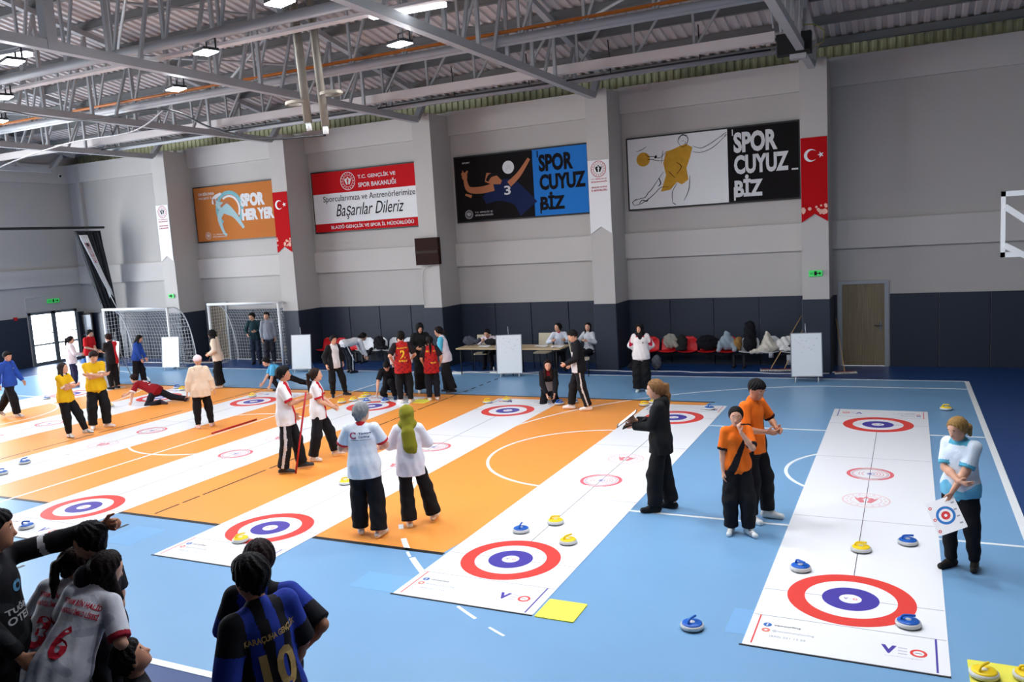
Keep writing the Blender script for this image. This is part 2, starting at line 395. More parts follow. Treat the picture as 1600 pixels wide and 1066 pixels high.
for k,(x,r_,z0) in enumerate(((-2.25,.03,7.5),(-2.1,.045,7.55),(-1.95,.03,7.5),(-1.85,.025,7.5),(-2.4,.02,7.6))):
    MB().tube([(x,18.15,z0),(x-.15,18.0,9.2)],r_,8).build('conduit',M_pipe if k%2==0 else M_steel,bx)
MB().bbox(-3.35,-2.55,15.0,15.2,7.72,7.9,.03).build('dark_heater',mat('dark_heater_metal',(36,38,44),.5),label='dark slim unit on top of the orange pipe end',cat='heater')
# dark beam in the upper left corner, nearest the camera
MB().box(-12.5,-6.3,6.9,7.05,7.5,7.62).build('dark_rail',M_black,label='thick black rail crossing the upper left corner',cat='rail')
# hanging pair of poles with hose rings
po=empty('hanging_pole_pair',(0,0,0),0,'pair of galvanised poles hanging from the roof with silver hose rings','pole')
M_galv=mat('galvanised_pole',(134,126,114),.5,metal=.3,noise=.15,nscale=6)
PA=(-9.42,11.8); PB=(-9.07,11.8)
MB().tube([(PA[0]-.15,PA[1],9.2),(PA[0],PA[1],5.85)],.075,14).build('pole',M_galv,po)
MB().tube([(PB[0]-.15,PB[1],9.2),(PB[0]+.02,PB[1],5.75)],.07,14).build('pole',M_galv,po)
b=MB()
for k in range(3): b.tube([(PA[0]-.05+(.22)*math.cos(t)-.15,PA[1]+.15*math.sin(t),6.2+.015*k) for t in np.linspace(0,2*PI,20,endpoint=False)],.018,6,close=True)
b.build('hose_ring',M_galv,po)
b=MB()
for k in range(3): b.tube([(PB[0]+.2+(.2)*math.cos(t),PB[1]+.15*math.sin(t),6.27+.015*k) for t in np.linspace(0,2*PI,20,endpoint=False)],.018,6,close=True)
b.build('hose_ring',M_galv,po)
MB().tube([(PA[0],PA[1],5.87),(PA[0]+.02,PA[1],5.72)],.05,10).build('pole_end',mat('white_plastic',(225,225,220),.5),po)
MB().tube([(PB[0]+.02,PB[1],5.77),(PB[0]+.02,PB[1],5.62)],.05,10).build('pole_end',MATS['white_plastic'],po)
# drooping cables
def P3(pts,r=.02,n=24):
    out=[]; pts=[Vector(p) for p in pts]
    for i in range(len(pts)-1):
        for t in np.linspace(0,1,n,endpoint=False):
            p0=pts[max(i-1,0)];p1=pts[i];p2=pts[i+1];p3=pts[min(i+2,len(pts)-1)]
            out.append(.5*((2*p1)+(-p0+p2)*t+(2*p0-5*p1+4*p2-p3)*t*t+(-p0+3*p1-3*p2+p3)*t**3))
    out.append(pts[-1]); return out

MB().tube(P3([(-19,11.8,7.2),(-17.72,11.8,7.07),(-16.5,11.8,6.79),(-14.95,11.8,6.53),(-12.9,11.8,6.5),(-11.68,11.8,6.02),(-10.6,11.8,5.7),(-9.07,11.8,5.6)],0),.02,6).build('black_cable',M_cable,label='thick black cable sagging towards the hanging poles from upper left',cat='cable')
MB().tube(P3([(-19,11.9,5.6),(-17.97,11.9,5.92),(-15.8,11.9,6.17),(-13.88,11.9,6.2),(-12.9,11.85,6.5)],0),.014,6).build('pale_cable',mat('pale_cable',(190,190,192),.4),label='pale shiny cable curving up from the left edge under the roof',cat='cable')
# ================= WALL FITTINGS =================
M_white=mat('white_plastic',(232,233,232),.45); M_red=mat('poster_red',(188,24,30),.85,spec=.12); M_flag=mat('flag_red',(176,14,20),.85,spec=.12)
M_pw=mat('poster_white',(226,227,228),.85,spec=.12); M_pk=mat('poster_black',(24,21,22),.85,spec=.12); M_pb=mat('poster_blue',(40,116,196),.85,spec=.12)
M_po=mat('poster_orange',(186,112,56),.85,spec=.12); M_ink=mat('poster_ink',(28,26,28),.85,spec=.12); M_gold=mat('poster_gold',(196,148,52),.85,spec=.12,noise=.25,nscale=9)
M_pg=mat('poster_grey',(214,214,216),.85,spec=.12); M_skin_p=mat('poster_skin',(176,112,78),.85,spec=.12); M_navyp=mat('poster_navy',(28,38,74),.85,spec=.12); M_teal=mat('poster_teal',(120,172,180),.85,spec=.12,noise=.3,nscale=12)
M_dred=mat('dull_red_ink',(176,44,52),.85,spec=.12); M_frame=mat('black_poster_frame',(12,12,13),.4); M_pink=mat('pale_pink_print',(238,200,196),.85,spec=.12)
def wallframe(x0,z0,y): return frameM((x0,y,z0),(1,0,0),(0,0,1))
def poster(x0,x1,z0,z1,label,bg,y=YW-.09):
    t=empty('wall_poster',(0,0,0),0,label,'poster')
    MB().box(x0-.04,x1+.04,y+.012,YW,z0-.04,z1+.04).build('frame',M_frame,t)
    M=wallframe(x0,z0,y+.012); return t,M,x1-x0,z1-z0
def panel(t,M,x0,y0,x1,y1,m,name='panel',z=.003):
    b=MB(); b.box(x0,x1,y0,y1,0,z); o=b.build(name,m,t,M=M); return o
def stroke(b,pts,w=.02,z=.008,mi=0):
    """flat inked line"""
    pts=[Vector((p[0],p[1],0)) for p in pts]; k=len(pts); vs=[]
    for i,p in enumerate(pts):
        d=(pts[min(i+1,k-1)]-pts[max(i-1,0)]); d=d.normalized() if d.length>0 else Vector((1,0,0)); n=Vector((-d.y,d.x,0))
        ww=w*(.45+.55*math.sin(PI*(i+.5)/k)); vs+= [p+n*ww/2+Vector((0,0,z)),p-n*ww/2+Vector((0,0,z))]
    b.add(vs,[(2*i,2*i+1,2*i+3,2*i+2) for i in range(k-1)],mi)
def curve(pts,n=6): return [ (v.x,v.y) for v in P3([(p[0],p[1],0) for p in pts],0,n)]
# handball sketch poster
t,M,W,H=poster(-6.71,-2.33,4.25,6.1,'wide poster with handball player sketch and white SPOR CUYUZ BIZ lettering on black','x')
panel(t,M,0,0,W*.605,H,M_pw,'white_panel'); panel(t,M,W*.605,0,W,H,M_pk,'black_panel')
b=MB()
text(b,'SPOR',W*.64,H*.66,W*.885,H*.94,.006,0,.045); text(b,'CUYUZ',W*.64,H*.37,W*.945,H*.63,.006,0,.045); text(b,'BİZ',W*.64,H*.06,W*.80,H*.36,.006,0,.045)
b.box(W*.96,W*.995,H*.37,H*.39,.003,.006); b.box(W*.632,W*.638,H*.9,H*.985,.003,.006); b.box(W*.635,W*.645,H*.0+.03,H*.2,.003,.006)
b.build('lettering',M_pg,t,M=M)
b=MB(); q=lambda p:[(x*W,y*H) for x,y in p]
b.add([(x*W,y*H,.005) for x,y in ((.2,.22),(.235,.45),(.22,.62),(.24,.78),(.28,.8),(.315,.83),(.36,.86),(.4,.8),(.385,.68),(.36,.52),(.37,.36),(.33,.3),(.3,.34),(.26,.24))],[tuple(range(13,-1,-1))],0)
b.build('gold_jersey',M_gold,t,M=M)
b=MB(); b.ring(.097*W,.7*H,0,.1*H,.006,0,24); b.build('gold_ball',M_gold,t,M=M)
b=MB()
for p,w_ in (([(.335,.82),(.315,.9),(.325,.97),(.355,.98),(.375,.93),(.365,.85),(.345,.82),(.335,.83)],.018),([(.32,.93),(.34,.99),(.37,.97)],.02),([(.355,.9),(.362,.87),(.352,.865)],.012),([(.34,.905),(.348,.905)],.015),
    ([(.24,.78),(.2,.7),(.16,.73),(.125,.74),(.11,.78)],.016),([(.225,.66),(.19,.66),(.15,.69),(.12,.69)],.016),([(.4,.82),(.45,.78),(.5,.82),(.56,.9),(.59,.95)],.016),([(.4,.74),(.45,.72),(.51,.76),(.56,.84),(.6,.93)],.016),([(.57,.9),(.6,.96),(.59,.9),(.605,.93)],.01),
    ([(.22,.5),(.18,.38),(.14,.26),(.12,.22),(.1,.16),(.06,.14),(.03,.12)],.02),([(.25,.28),(.2,.28),(.16,.2),(.12,.13),(.07,.07),(.03,.05)],.02),([(.03,.05),(.02,.1),(.05,.15)],.02),([(.06,.07),(.08,.12),(.11,.1),(.12,.14)],.025),
    ([(.3,.32),(.27,.2),(.27,.05)],.018),([(.38,.42),(.37,.22),(.34,.07)],.018),([(.27,.05),(.29,.02)],.02),([(.19,.42),(.2,.34),(.185,.3)],.03),([(.21,.62),(.22,.8)],.014),([(.3,.45),(.33,.55),(.3,.62)],.02),([(.25,.5),(.29,.4)],.016),([(.055,.82),(.09,.84),(.12,.88)],.016),([(.17,.7),(.18,.74)],.06)):
    stroke(b,curve(q(p)),w_,.0075)
b.build('ink_sketch',M_ink,t,M=M)
# volleyball poster
t,M,W,H=poster(-12.05,-7.88,4.26,6.12,'wide black and blue poster with a volleyball player reaching up, left of the emblem banner','x')
panel(t,M,0,0,W*.605,H,M_pk,'black_panel'); panel(t,M,W*.605,0,W,H,M_pb,'blue_panel')
b=MB(); text(b,'SPOR',W*.65,H*.66,W*.9,H*.92,.006,0,.045); text(b,'CUYUZ',W*.65,H*.38,W*.985,H*.62,.006,0,.045); text(b,'BİZ',W*.65,H*.08,W*.83,H*.35,.006,0,.045)
b.box(W*.645,W*.655,H*.03,H*.2,.003,.006); b.box(W*.64,W*.648,H*.88,H*.98,.003,.006); b.build('lettering',M_pk,t,M=M)
b=MB()
def limb(pts,ws,mi,z=.006):
    q_=P3([(p[0]*W,p[1]*H,w_) for p,w_ in zip(pts,ws)],0,6); ws=[max(v.z,.01) for v in q_]; pts=[Vector((v.x,v.y,0)) for v in q_]; k=len(pts); vs=[]
    for i,p in enumerate(pts):
        d=(pts[min(i+1,k-1)]-pts[max(i-1,0)]).normalized(); n=Vector((-d.y,d.x,0)); vs+= [p+n*ws[i]*H/2+Vector((0,0,z)),p-n*ws[i]*H/2+Vector((0,0,z))]
    b.add(vs,[(2*i,2*i+1,2*i+3,2*i+2) for i in range(k-1)],mi)
limb([(.22,.3),(.33,.42),(.42,.42),(.5,.3),(.56,.12)],[.12,.3,.36,.3,.36],1)
limb([(.3,.5),(.2,.47),(.1,.5),(.075,.66)],[.12,.11,.09,.06],0,.007)
limb([(.075,.66),(.07,.72),(.05,.76)],[.08,.1,.03],0,.008); limb([(.07,.7),(.09,.76),(.1,.79)],[.04,.04,.02],0,.0085); limb([(.065,.7),(.06,.8)],[.03,.015],0,.009)
limb([(.42,.52),(.5,.66),(.58,.88)],[.1,.08,.05],0,.0075); limb([(.12,.38),(.07,.42)],[.05,.03],0,.007)
limb([(.24,.66),(.3,.62),(.36,.56)],[.14,.16,.06],0,.009); limb([(.25,.6),(.28,.68),(.34,.69)],[.05,.06,.03],2,.01)
b.build('player',[M_skin_p,M_navyp,M_ink],t,M=M)
b=MB(); text(b,'3',W*.38,H*.36,W*.43,H*.5,.013,0,.02); emblem(b,W*.09,H*.1,H*.07,.006,0); text(b,'T.C. GENÇLİK VE',W*.14,H*.11,W*.28,H*.145,.006); text(b,'SPOR BAKANLIĞI',W*.14,H*.065,W*.28,H*.1,.006); text(b,'SPORT',W*.06,H*.9,W*.12,H*.925,.006)
b.build('small_print',M_pg,t,M=M)
b=MB(); b.ring(W*.42,H*.78,0,H*.1,.006,0,28)
for s in (0,.4,.8): stroke(b,curve([(W*(.42-.022),H*(.72+.05*s)),(W*.42,H*(.77+.05*s)),(W*(.44),H*(.74+.07*s))]),.01,.009,1)
b.build('volleyball',[M_pg,M_steel],t,M=M)
# red white banner
t,M,W,H=poster(-17.4,-13.46,4.24,6.14,'red and white sign reading Basarilar Dileriz above Elazig Genclik','x')
panel(t,M,0,0,W,H,M_pw,'white_panel'); panel(t,M,0,H*.64,W,H,M_red,'red_top_band',.005); panel(t,M,0,0,W,H*.14,M_red,'red_bottom_band',.005)
b=MB(); text(b,'T.C. GENÇLİK VE',W*.46,H*.83,W*.82,H*.92,.006,0,.02); text(b,'SPOR BAKANLIĞI',W*.46,H*.7,W*.82,H*.8,.006,0,.02); b.build('heading_lettering',M_pg,t,M=M); b=MB(); emblem(b,W*.36,H*.82,H*.15,.006,0); b.build('round_emblem',M_pg,t,M=M); b=MB(); text(b,'ELAZIĞ GENÇLİK VE SPOR İL MÜDÜRLÜĞÜ',W*.16,H*.03,W*.96,H*.115,.006,0,.02); b.build('white_lettering',M_pg,t,M=M)
b=MB(); text(b,'Sporcularımıza ve Antrenörlerimize',W*.1,H*.47,W*.99,H*.6,.006); text(b,'Başarılar Dileriz',W*.22,H*.19,W*.88,H*.45,.006,0,0,.35); b.build('black_lettering',M_ink,t,M=M)
# orange poster
t,M,W,H=poster(-22.66,-19.1,4.22,6.09,'orange poster with a curled high kicking figure, leftmost of the wall posters','x')
panel(t,M,0,0,W,H,M_po,'orange_panel')
b=MB(); text(b,'ON BİN PARA',W*.06,H*.85,W*.27,H*.92,.006,0,.02); text(b,'PROJESİ İLE',W*.06,H*.77,W*.26,H*.83,.006); text(b,'SPOR',W*.6,H*.58,W*.9,H*.82,.006,0,.07); text(b,'HER YER',W*.6,H*.33,W*1.0,H*.54,.006,0,.07)
emblem(b,W*.14,H*.1,H*.07,.006,0); text(b,'T.C. GENÇLİK VE',W*.2,H*.1,W*.38,H*.135,.006); text(b,'SPOR BAKANLIĞI',W*.2,H*.06,W*.38,H*.095,.006); b.build('lettering',M_pg,t,M=M)
b=MB(); b.ring(W*.45,H*.56,H*.27,H*.34,.006,0,48,-.7,PI+.9); b.ring(W*.45,H*.56,H*.22,H*.26,.0062,2,48,-.5,PI*.7); limb([(.27,.74),(.31,.66),(.4,.58),(.5,.46),(.58,.28),(.61,.2)],[.05,.12,.2,.12,.07,.05],1,.008); limb([(.37,.58),(.31,.42),(.33,.24),(.36,.12),(.39,.1)],[.14,.1,.07,.05,.03],1,.009); limb([(.24,.68),(.27,.79),(.36,.86)],[.05,.08,.04],2,.0095); limb([(.25,.72),(.28,.73)],[.1,.09],3,.01); limb([(.34,.62),(.42,.7),(.46,.66)],[.05,.05,.03],3,.01)
b.build('kicking_figure',[M_teal,mat('poster_pale_teal',(160,190,194),.85,spec=.12),M_pg,M_skin_p],t,M=M)
# banners on column faces
def column_banner(x0,x1,ztop,zbot,kind,label,group=None):
    y=20.67; M=wallframe(x0,zbot,y-.012); W=x1-x0; H=ztop-zbot
    o=empty('column_banner',(0,0,0),0,label,'banner',group)
    b=MB(); red=kind=='flag'
    b.prism([(0,0),(W/2,.19),(W,0),(W,H),(0,H)],0,.01,0); b.build('cloth',M_flag if red else M_pw,o,M=M)
    b=MB()
    if red:
        cx,cz,r=W*.38,H*.79,W*.25
        pts=[]
        n=24
        a0=math.radians(38)
        for i in range(n+1):
            a=a0+(2*PI-2*a0)*i/n; pts.append((cx+r*math.cos(a),cz+r*math.sin(a)))
        inner=[]; r2=r*.8; c2=cx+r*.26; a1=math.radians(48)
        for i in range(n+1):
            a=a1+(2*PI-2*a1)*i/n; inner.append((c2+r2*math.cos(a),cz+r2*math.sin(a)))
        vs=[(x,z,.013) for x,z in pts]+[(x,z,.013) for x,z in inner]
        b.add(vs,[(i,i+1,n+2+i,n+1+i) for i in range(n)],0)
        sx=W*.76; st=[]
        for k in range(10):
            a=PI+k*PI/5; rr=W*.13 if k%2==0 else W*.052; st.append((sx+rr*math.cos(a),cz+rr*math.sin(a),.013))
        st.append((sx,cz,.013)); b.add(st,[(k,(k+1)%10,10) for k in range(10)],0)
        b.build('crescent_and_star',M_pw,o,M=M)
        b=MB()
        pr=random.Random(int(x0*10))
        for k in range(26):
            cx,cz,rr=(.04 if k%5==0 else W-.03-abs(pr.gauss(0,.12))),.2+abs(pr.gauss(0,.09)),pr.uniform(.015,.05)
            if cz-rr<abs(cx-W/2)*-.6+.19: cz+=.08
            b.ring(min(max(cx,rr),W-rr),cz,0,rr,.0125+.0003*k,0,10)
        b.build('faded_patch',mat('faded_flag_pink',(226,176,160),.85,spec=.12,noise=.2,nscale=9),o,M=M)
    else:
        emblem(b,W*.5,H*.88,W*.36,.013,0,1)
        for i,(s,zz) in enumerate((('T.C. GENÇLİK VE',.735),('SPOR BAKANLIĞI',.7),('GENÇLİK VE SPOR',.62),('İL MÜDÜRLÜĞÜ',.58))): text(b,s,W*.13,H*zz,W*.87,H*(zz+.024+.008*(i>1)),.012,0,.02)
        b.build('print',[M_dred,M_pk],o,M=M)
column_banner(-2.175,-1.59,5.57,3.61,'flag','red crescent and star flag banner on the rightmost wall column')
column_banner(-7.475,-6.89,5.55,3.64,'emblem','white emblem banner on the column between the two widest posters')
column_banner(-18.15,-17.56,5.57,3.66,'flag','red crescent and star flag banner beside the orange poster')
column_banner(-23.37,-22.79,5.53,3.6,'emblem','white emblem banner on the leftmost column above the net goals')
# scoreboard
sb=empty('scoreboard',(0,0,0),0,'dark brown square scoreboard on the wall column, cable hanging below','scoreboard')
MB().bbox(-12.9,-12.1,20.52,20.67,3.05,3.83,.02).build('board_body',mat('dark_brown_metal',(46,28,25),.75,spec=.1),sb)
MB().box(-12.87,-12.13,20.51,20.52,3.38,3.46).build('middle_strip',mat('brown_grey_strip',(60,50,46),.75,spec=.1),sb)
MB().tube(P3([(-12.25,20.63,3.06),(-12.5,20.63,3.0),(-12.72,20.63,2.85),(-12.78,20.64,2.3),(-12.76,20.64,1.85)],0),.008,5).build('power_cord',mat('grey_cord',(150,150,150),.5),sb)
# exit signs
M_green=mat('exit_sign_green',(60,190,90),.5,emit=(60,210,100),estr=.35)
def exit_sign(M,W,H,label,flip=False):
    o=empty('exit_sign',(0,0,0),0,label,'exit sign')
    MB().box(0,W,0,H,0,.02).build('sign_plate',M_green,o,M=M)
    b=MB(); s=-1 if flip else 1; c=W/2
    b.box(c-.03,c+.03,H*.15,H*.85,.021,.023,0); b.box(c+s*W*.2-.03,c+s*W*.2+.04,H*.42,H*.58,.021,.023,0)
    b.add([(c+s*W*.42,H*.5,.022),(c+s*W*.28,H*.8,.022),(c+s*W*.28,H*.2,.022)],[(0,1,2) if s>0 else (0,2,1)],0)
    b.build('door_and_arrow',M_ink,o,M=M)
    b=MB(); text(b,'EXIT',c-s*W*.15-(W*.25 if s>0 else 0),H*.35,c-s*W*.15+(0 if s>0 else W*.25),H*.62,.021); b.build('lettering',M_ink,o,M=M)
exit_sign(wallframe(-2.03,2.33,20.645),.3,.14,'green emergency exit sign on the rightmost column under the flag banner')
exit_sign(wallframe(-23.2,2.33,20.645),.26,.13,'green emergency exit sign on the leftmost column above the goal',True)
exit_sign(frameM((XL+.03,20.3,2.3),(0,1,0),(0,0,1)),.5,.15,'green emergency exit sign above the glazed double door')
# fire call box
MB().bbox(XL,XL+.06,18.93,19.07,1.78,1.9,.01).build('fire_alarm_box',mat('alarm_red',(190,24,30),.4),label='small red fire alarm box on the left wall by the glazed door',cat='alarm')
cm=empty('security_camera',(XL+.3,YW-.5,7.1),0,'small white security camera high in the left corner','camera')
MB().tube([(-.2,.1,0),(.1,-.1,-.05)],.06,12).build('camera_body',M_white,cm); MB().tube([(.1,-.1,-.05),(.14,-.13,-.057)],.045,12).build('camera_lens',M_ink,cm)
cc=MB(); cc.tube([(XL+.02,19.45,1.9),(XL+.02,19.45,2.55),(XL+.02,20.35,2.6)],.012,6); cc.build('cable_conduit',M_white,label='thin white conduit bent round the glazed door frame',cat='conduit')
# doors
M_doorw=wood('greyish_oak',(138,124,98),(116,102,78),1.5); M_alu=mat('aluminium_frame',(158,162,166),.4,metal=.4)
def wood_door(n,D):
    x0,x1,h=D; d=empty('door_%d'%n,(0,0,0),0,kind='structure')
    MB().box(x0+.045,x1-.045,YW-.03,YW+.02,.01,h-.045).build('door_leaf',M_doorw,d)
    b=MB(); b.box(x0-.05,x0+.045,YW-.06,YW+.1,0,h+.04); b.box(x1-.045,x1+.05,YW-.06,YW+.1,0,h+.04); b.box(x0+.045,x1-.045,YW-.06,YW+.1,h-.045,h+.04); b.build('door_frame',M_alu,d)
    b=MB(); b.tube([(x1-.13,YW-.03,1.02),(x1-.13,YW-.09,1.02),(x1-.27,YW-.09,1.02)],.012,8); b.bbox(x1-.155,x1-.105,YW-.04,YW-.03,.88,1.12,.01); b.build('door_handle',mat('brushed_steel',(150,150,150),.3,metal=.9),d)
wood_door(1,D1); wood_door(2,D2)
gd=empty('door_3',(0,0,0),0,kind='structure')
M_dfr=mat('grey_aluminium_door',(120,126,130),.4,metal=.3); y0,y1,h=GD
b=MB()
for a,b_ in ((y0,y0+.1),((y0+y1)/2-.09,(y0+y1)/2+.09),(y1-.1,y1)): b.box(XL-.14,XL+.03,a,b_,0,h)
b.box(XL-.14,XL+.03,y0,y1,h-.1,h); b.box(XL-.12,XL+.01,y0,y1,0,.12); b.box(XL-.12,XL+.01,y0,y1,.74,.8); b.build('door_frame',M_dfr,gd)
MB().box(XL-.07,XL-.06,y0+.05,y1-.05,.05,h-.05).build('glass_pane',M_glass,gd)
b=MB(); b.tube([(XL+.07,y0+.1,1.18),(XL+.07,(y0+y1)/2-.1,1.18)],.016,8); b.tube([(XL+.07,(y0+y1)/2+.1,1.18),(XL+.07,y1-.1,1.18)],.016,8); b.build('push_bar',M_white,gd)
# open leaf near the corner
b=MB()
for a,b_ in ((0,.08),(.5,.58)): b.box(a,b_,-.025,.025,0,1.8)
b.box(0,.58,-.025,.025,0,.25); b.box(0,.58,-.025,.025,1.72,1.8)
lf=b.build('door_leaf',M_ink,gd,M=Matrix.Translation((XL+.12,21.62,.0)))
MB().box(XL+.2,XL+.62,21.61,21.63,.25,1.72).build('glass_pane',mat('bright_glazed_panel',(225,235,245),.15),gd)  # daylight through the glass is put into this pale opaque colour
# curtain on a rail
M_cur=mat('black_curtain_cloth',(42,45,49),.8,noise=.3,nscale=5)
cr=empty('stage_curtain',(0,0,0),0,'tall black gathered curtain hanging from a rail in the left corner','curtain')
CX=-26.9
MB().tube([(CX,13.0,4.98),(CX,21.3,5.0)],.045,8).build('curtain_rail',M_black,cr)
def curtain_mesh(ya0,ya1,yb0,yb1,z1,z0,folds,amp,xo=0):
    b=MB(); nu=folds*8; nv=14; vs=[]
    for j in range(nv+1):
        t=j/nv; z=z1+(z0-z1)*t; ya=ya0+(yb0-ya0)*t; yb=ya1+(yb1-ya1)*t
        for i in range(nu+1):
            u=i/nu; vs.append((CX+xo+amp*math.sin(u*folds*2*PI+math.sin(t*3+u*5)*.5),ya+(yb-ya)*u+amp*.3*math.sin(u*31+t*4),z))
    b.add(vs,[(j*(nu+1)+i,j*(nu+1)+i+1,(j+1)*(nu+1)+i+1,(j+1)*(nu+1)+i) for j in range(nv) for i in range(nu)],0,True); return b
c=curtain_mesh(20.05,21.15,20.95,21.45,4.88,1.6,9,.09); o=c.build('gathered_cloth',M_cur,cr)
sm=o.modifiers.new('s','SOLIDIFY'); sm.thickness=.01
c=curtain_mesh(20.95,21.45,21.0,21.5,1.6,.05,6,.09); o=c.build('lower_cloth',M_cur,cr)
# banner hanging on the curtain
bn=empty('hanging_banner',(0,0,0),0,'white emblem banner with slanting hem hanging over the black curtain','banner')
b=MB(); W=.5; nv=12; vs=[]
def bpos(u,t): return (CX+.28+.06*math.sin(t*4+u),20.02+.98*t**1.2+u*(.30-.08*t),4.72-t*2.2-(.32*abs(u-.5) if t>.99 else 0))
for j in range(nv+1):
    for i in range(5): vs.append(bpos(i/4,j/nv))
b.add(vs,[(j*5+i,j*5+i+1,(j+1)*5+i+1,(j+1)*5+i) for j in range(nv) for i in range(4)],0,True)
bc_=b.build('cloth',M_pw,bn); sm=bc_.modifiers.new('s','SOLIDIFY'); sm.thickness=.006
tmp=MB(); emblem(tmp,.5,.16,.3,0,0,1)
tmp2=MB()
for s,zz in (('T.C. GENÇLİK VE',.31),('SPOR BAKANLIĞI',.335),('GENÇLİK VE SPOR',.41),('İL MÜDÜRLÜĞÜ',.44)): text(tmp,s,.12,zz+.022,.88,zz,0)
b=MB(); vs=[]
for v in tmp.v:
    u=v[0]; tt=v[1]
    if tt<.3 or False: tt=.16-(v[1]-.16)*.28
    p=bpos(min(max(u,0),1),max(tt,0)); vs.append((p[0]+.015,p[1],p[2]))
b.v=vs;b.f=tmp.f;b.m=tmp.m;b.sm=tmp.sm; b.build('print',[M_dred,M_pk],bn)
MB().tube(P3([(CX+.3,20.95,2.6),(CX+.45,21.0,2.2),(CX+.35,21.25,1.85),(CX+.4,21.4,1.6)],0),.014,6).build('tie_cord',M_white,bn)
# ================= CURLING MATS =================
M_mat=mat('white_curling_mat',(240,241,243),.3,spec=.5,noise=.015,nscale=.5); M_mred=mat('mat_red_print',(226,66,58),.4); M_mblu=mat('mat_blue_print',(72,62,158),.4)
M_mblk=mat('mat_black_print',(40,40,42),.4); M_mgry=mat('mat_grey_print',(168,172,176),.4); M_mlil=mat('mat_pale_print',(206,200,214),.4); M_fb=mat('mat_icon_blue',(44,100,176),.4); M_ig=mat('mat_icon_coral',(232,128,110),.4)
ZM=.0065
def curling_mat(flip,full):
    """local origin at mat centre, mat long axis = y, length 9.78, width 1.6"""
    t=empty('curling_mat',(0,0,0))
    b=MB(); b.bbox(-.8,.8,-4.89,4.89,.0035,ZM,.02); b.build('mat_sheet',M_mat,t)
    z=ZM
    MB().box(-.82,.8,-4.905,-4.885,.003,ZM+.001).build('black_hem',M_mblk,t)
    b=MB()
    b.box(-.004,.004,-3.12,3.12,z,z+.0008)
    b.build('centre_line',M_mblk,t)
    for s in (1,-1):
        for y in (1.42,3.69,4.28): MB().box(-.79,.79,s*y-.003,s*y+.003,z,z+.0006).build('cross_line',mat('mat_thin_line',(120,122,124),.4),t)
    for s in (1,-1):
        cy_=s*3.69
        MB().ring(0,cy_,.41,.57,z+.0012,t=.001).build('red_ring',M_mred,t)
        MB().ring(0,cy_,.1,.254,z+.0012,t=.001).build('blue_ring',M_mblu,t)
        R=Matrix.Translation((0,cy_,0))@Matrix.Rotation(0 if s<0 else PI,4,'Z')
        b=MB(); b.ring(0,0,0,.098,z+.0013,0,32,t=.001)
        text(b,'V',-.06,-.02,-.02,.022,z+.0014,1,.02,thick=.0004); b.ring(.042,0,.012,.02,z+.002,2,20); b.box(-.012,.012,.012,.015,z+.0014,z+.0018,3); b.box(-.012,.012,-.016,-.013,z+.0014,z+.0018,3)
        b.build('centre_button',[M_mat,M_mblu,M_mred,M_mlil],t,M=R)
        R=Matrix.Rotation(0 if s<0 else PI,4,'Z')
        b=MB(); b.box(-.735,-.722,-4.84,-4.28,z,z+.001); b.build('red_side_bar',M_mred,t,M=R)
        b=MB(); b.box(.70,.716,-4.86,-4.28,z,z+.001); b.build('blue_side_bar',M_mblu,t,M=R)
        b=MB()
        text(b,'V',.29,-4.65,.41,-4.51,z,0,.05,thick=.001); b.ring(.575,-4.585,.042,.065,z+.001,1,32); b.box(.55,.6,-4.588,-4.582,z,z+.001,2)
        for k in range(3): b.box(.42,.49,-4.64+.05*k,-4.625+.05*k,z,z+.001,3)
        text(b,'www.veocurling.com',.32,-4.70,.6,-4.68,z,3,0,thick=.001)
        b.build('maker_logo',[M_mblu,M_mred,M_mblk,M_mlil],t,M=R)
        b=MB(); b.ring(-.645,-4.46,0,.037,z+.001,0,24); text(b,'f',-.655,-4.485,-.637,-4.437,z+.0012,4,.03,thick=.0005); b.build('blue_icon',[M_fb,M_mblk,M_ig,M_mgry,M_mat],t,M=R); b=MB(); text(b,'veocurling',-.59,-4.475,-.36,-4.44,z,1,.02,thick=.001); b.build('name_print',[M_fb,M_mblk,M_ig,M_mgry,M_mat],t,M=R); b=MB()
        b.ring(-.645,-4.565,.015,.037,z+.001,2,24); b.build('coral_icon',[M_fb,M_mblk,M_ig],t,M=R); b=MB(); text(b,'@veoteknolojicurling',-.59,-4.585,-.24,-4.545,z,3,0,thick=.001); text(b,'(850) 221 13 55',-.6,-4.69,-.3,-4.65,z,3,0,thick=.001)
        b.build('contact_print',[M_fb,M_mblk,M_ig,M_mgry,M_mat],t,M=R)
    fl=-1 if flip else 1
    R=Matrix.Translation((0,fl*.58,0))
    b=MB(); b.ring(0,0,.26,.31,z+.001,0,48); b.ring(0,0,.235,.242,z+.001,1,48)
    for r_,a0,a1 in ((.17,-1,1.1),(.13,-1.2,1.2),(.09,-1.4,1.4),(.05,0,2*PI),(.12,2.4,3.9),(.16,2.7,3.6)): b.ring(0.01,0,r_-.007,r_,z+.001,0 if r_!=.05 else 2,24,a0,a1)
    b.ring(0,0,0,.025,z+.001,2,12)
    b.build('federation_logo',[mat('mat_logo_red',(222,100,110),.4),mat('mat_logo_grey',(120,110,120),.4),M_mblu],t,M=R)
    b=MB(); b.ring(0,0,.215,.225,z+.001,0,40)
    text(b,'TÜRKİYE CURLING',-.15,.262,.15,.297,z+.0012,1,.02,thick=.0006); text(b,'FEDERASYONU',-.13,-.297,.13,-.262,z+.0012,1,.02,thick=.0006)
    b.build('logo_lettering',[mat('mat_logo_pink',(236,170,176),.4),M_mat],t,M=R)
    R=Matrix.Translation((0,-fl*.63,0))
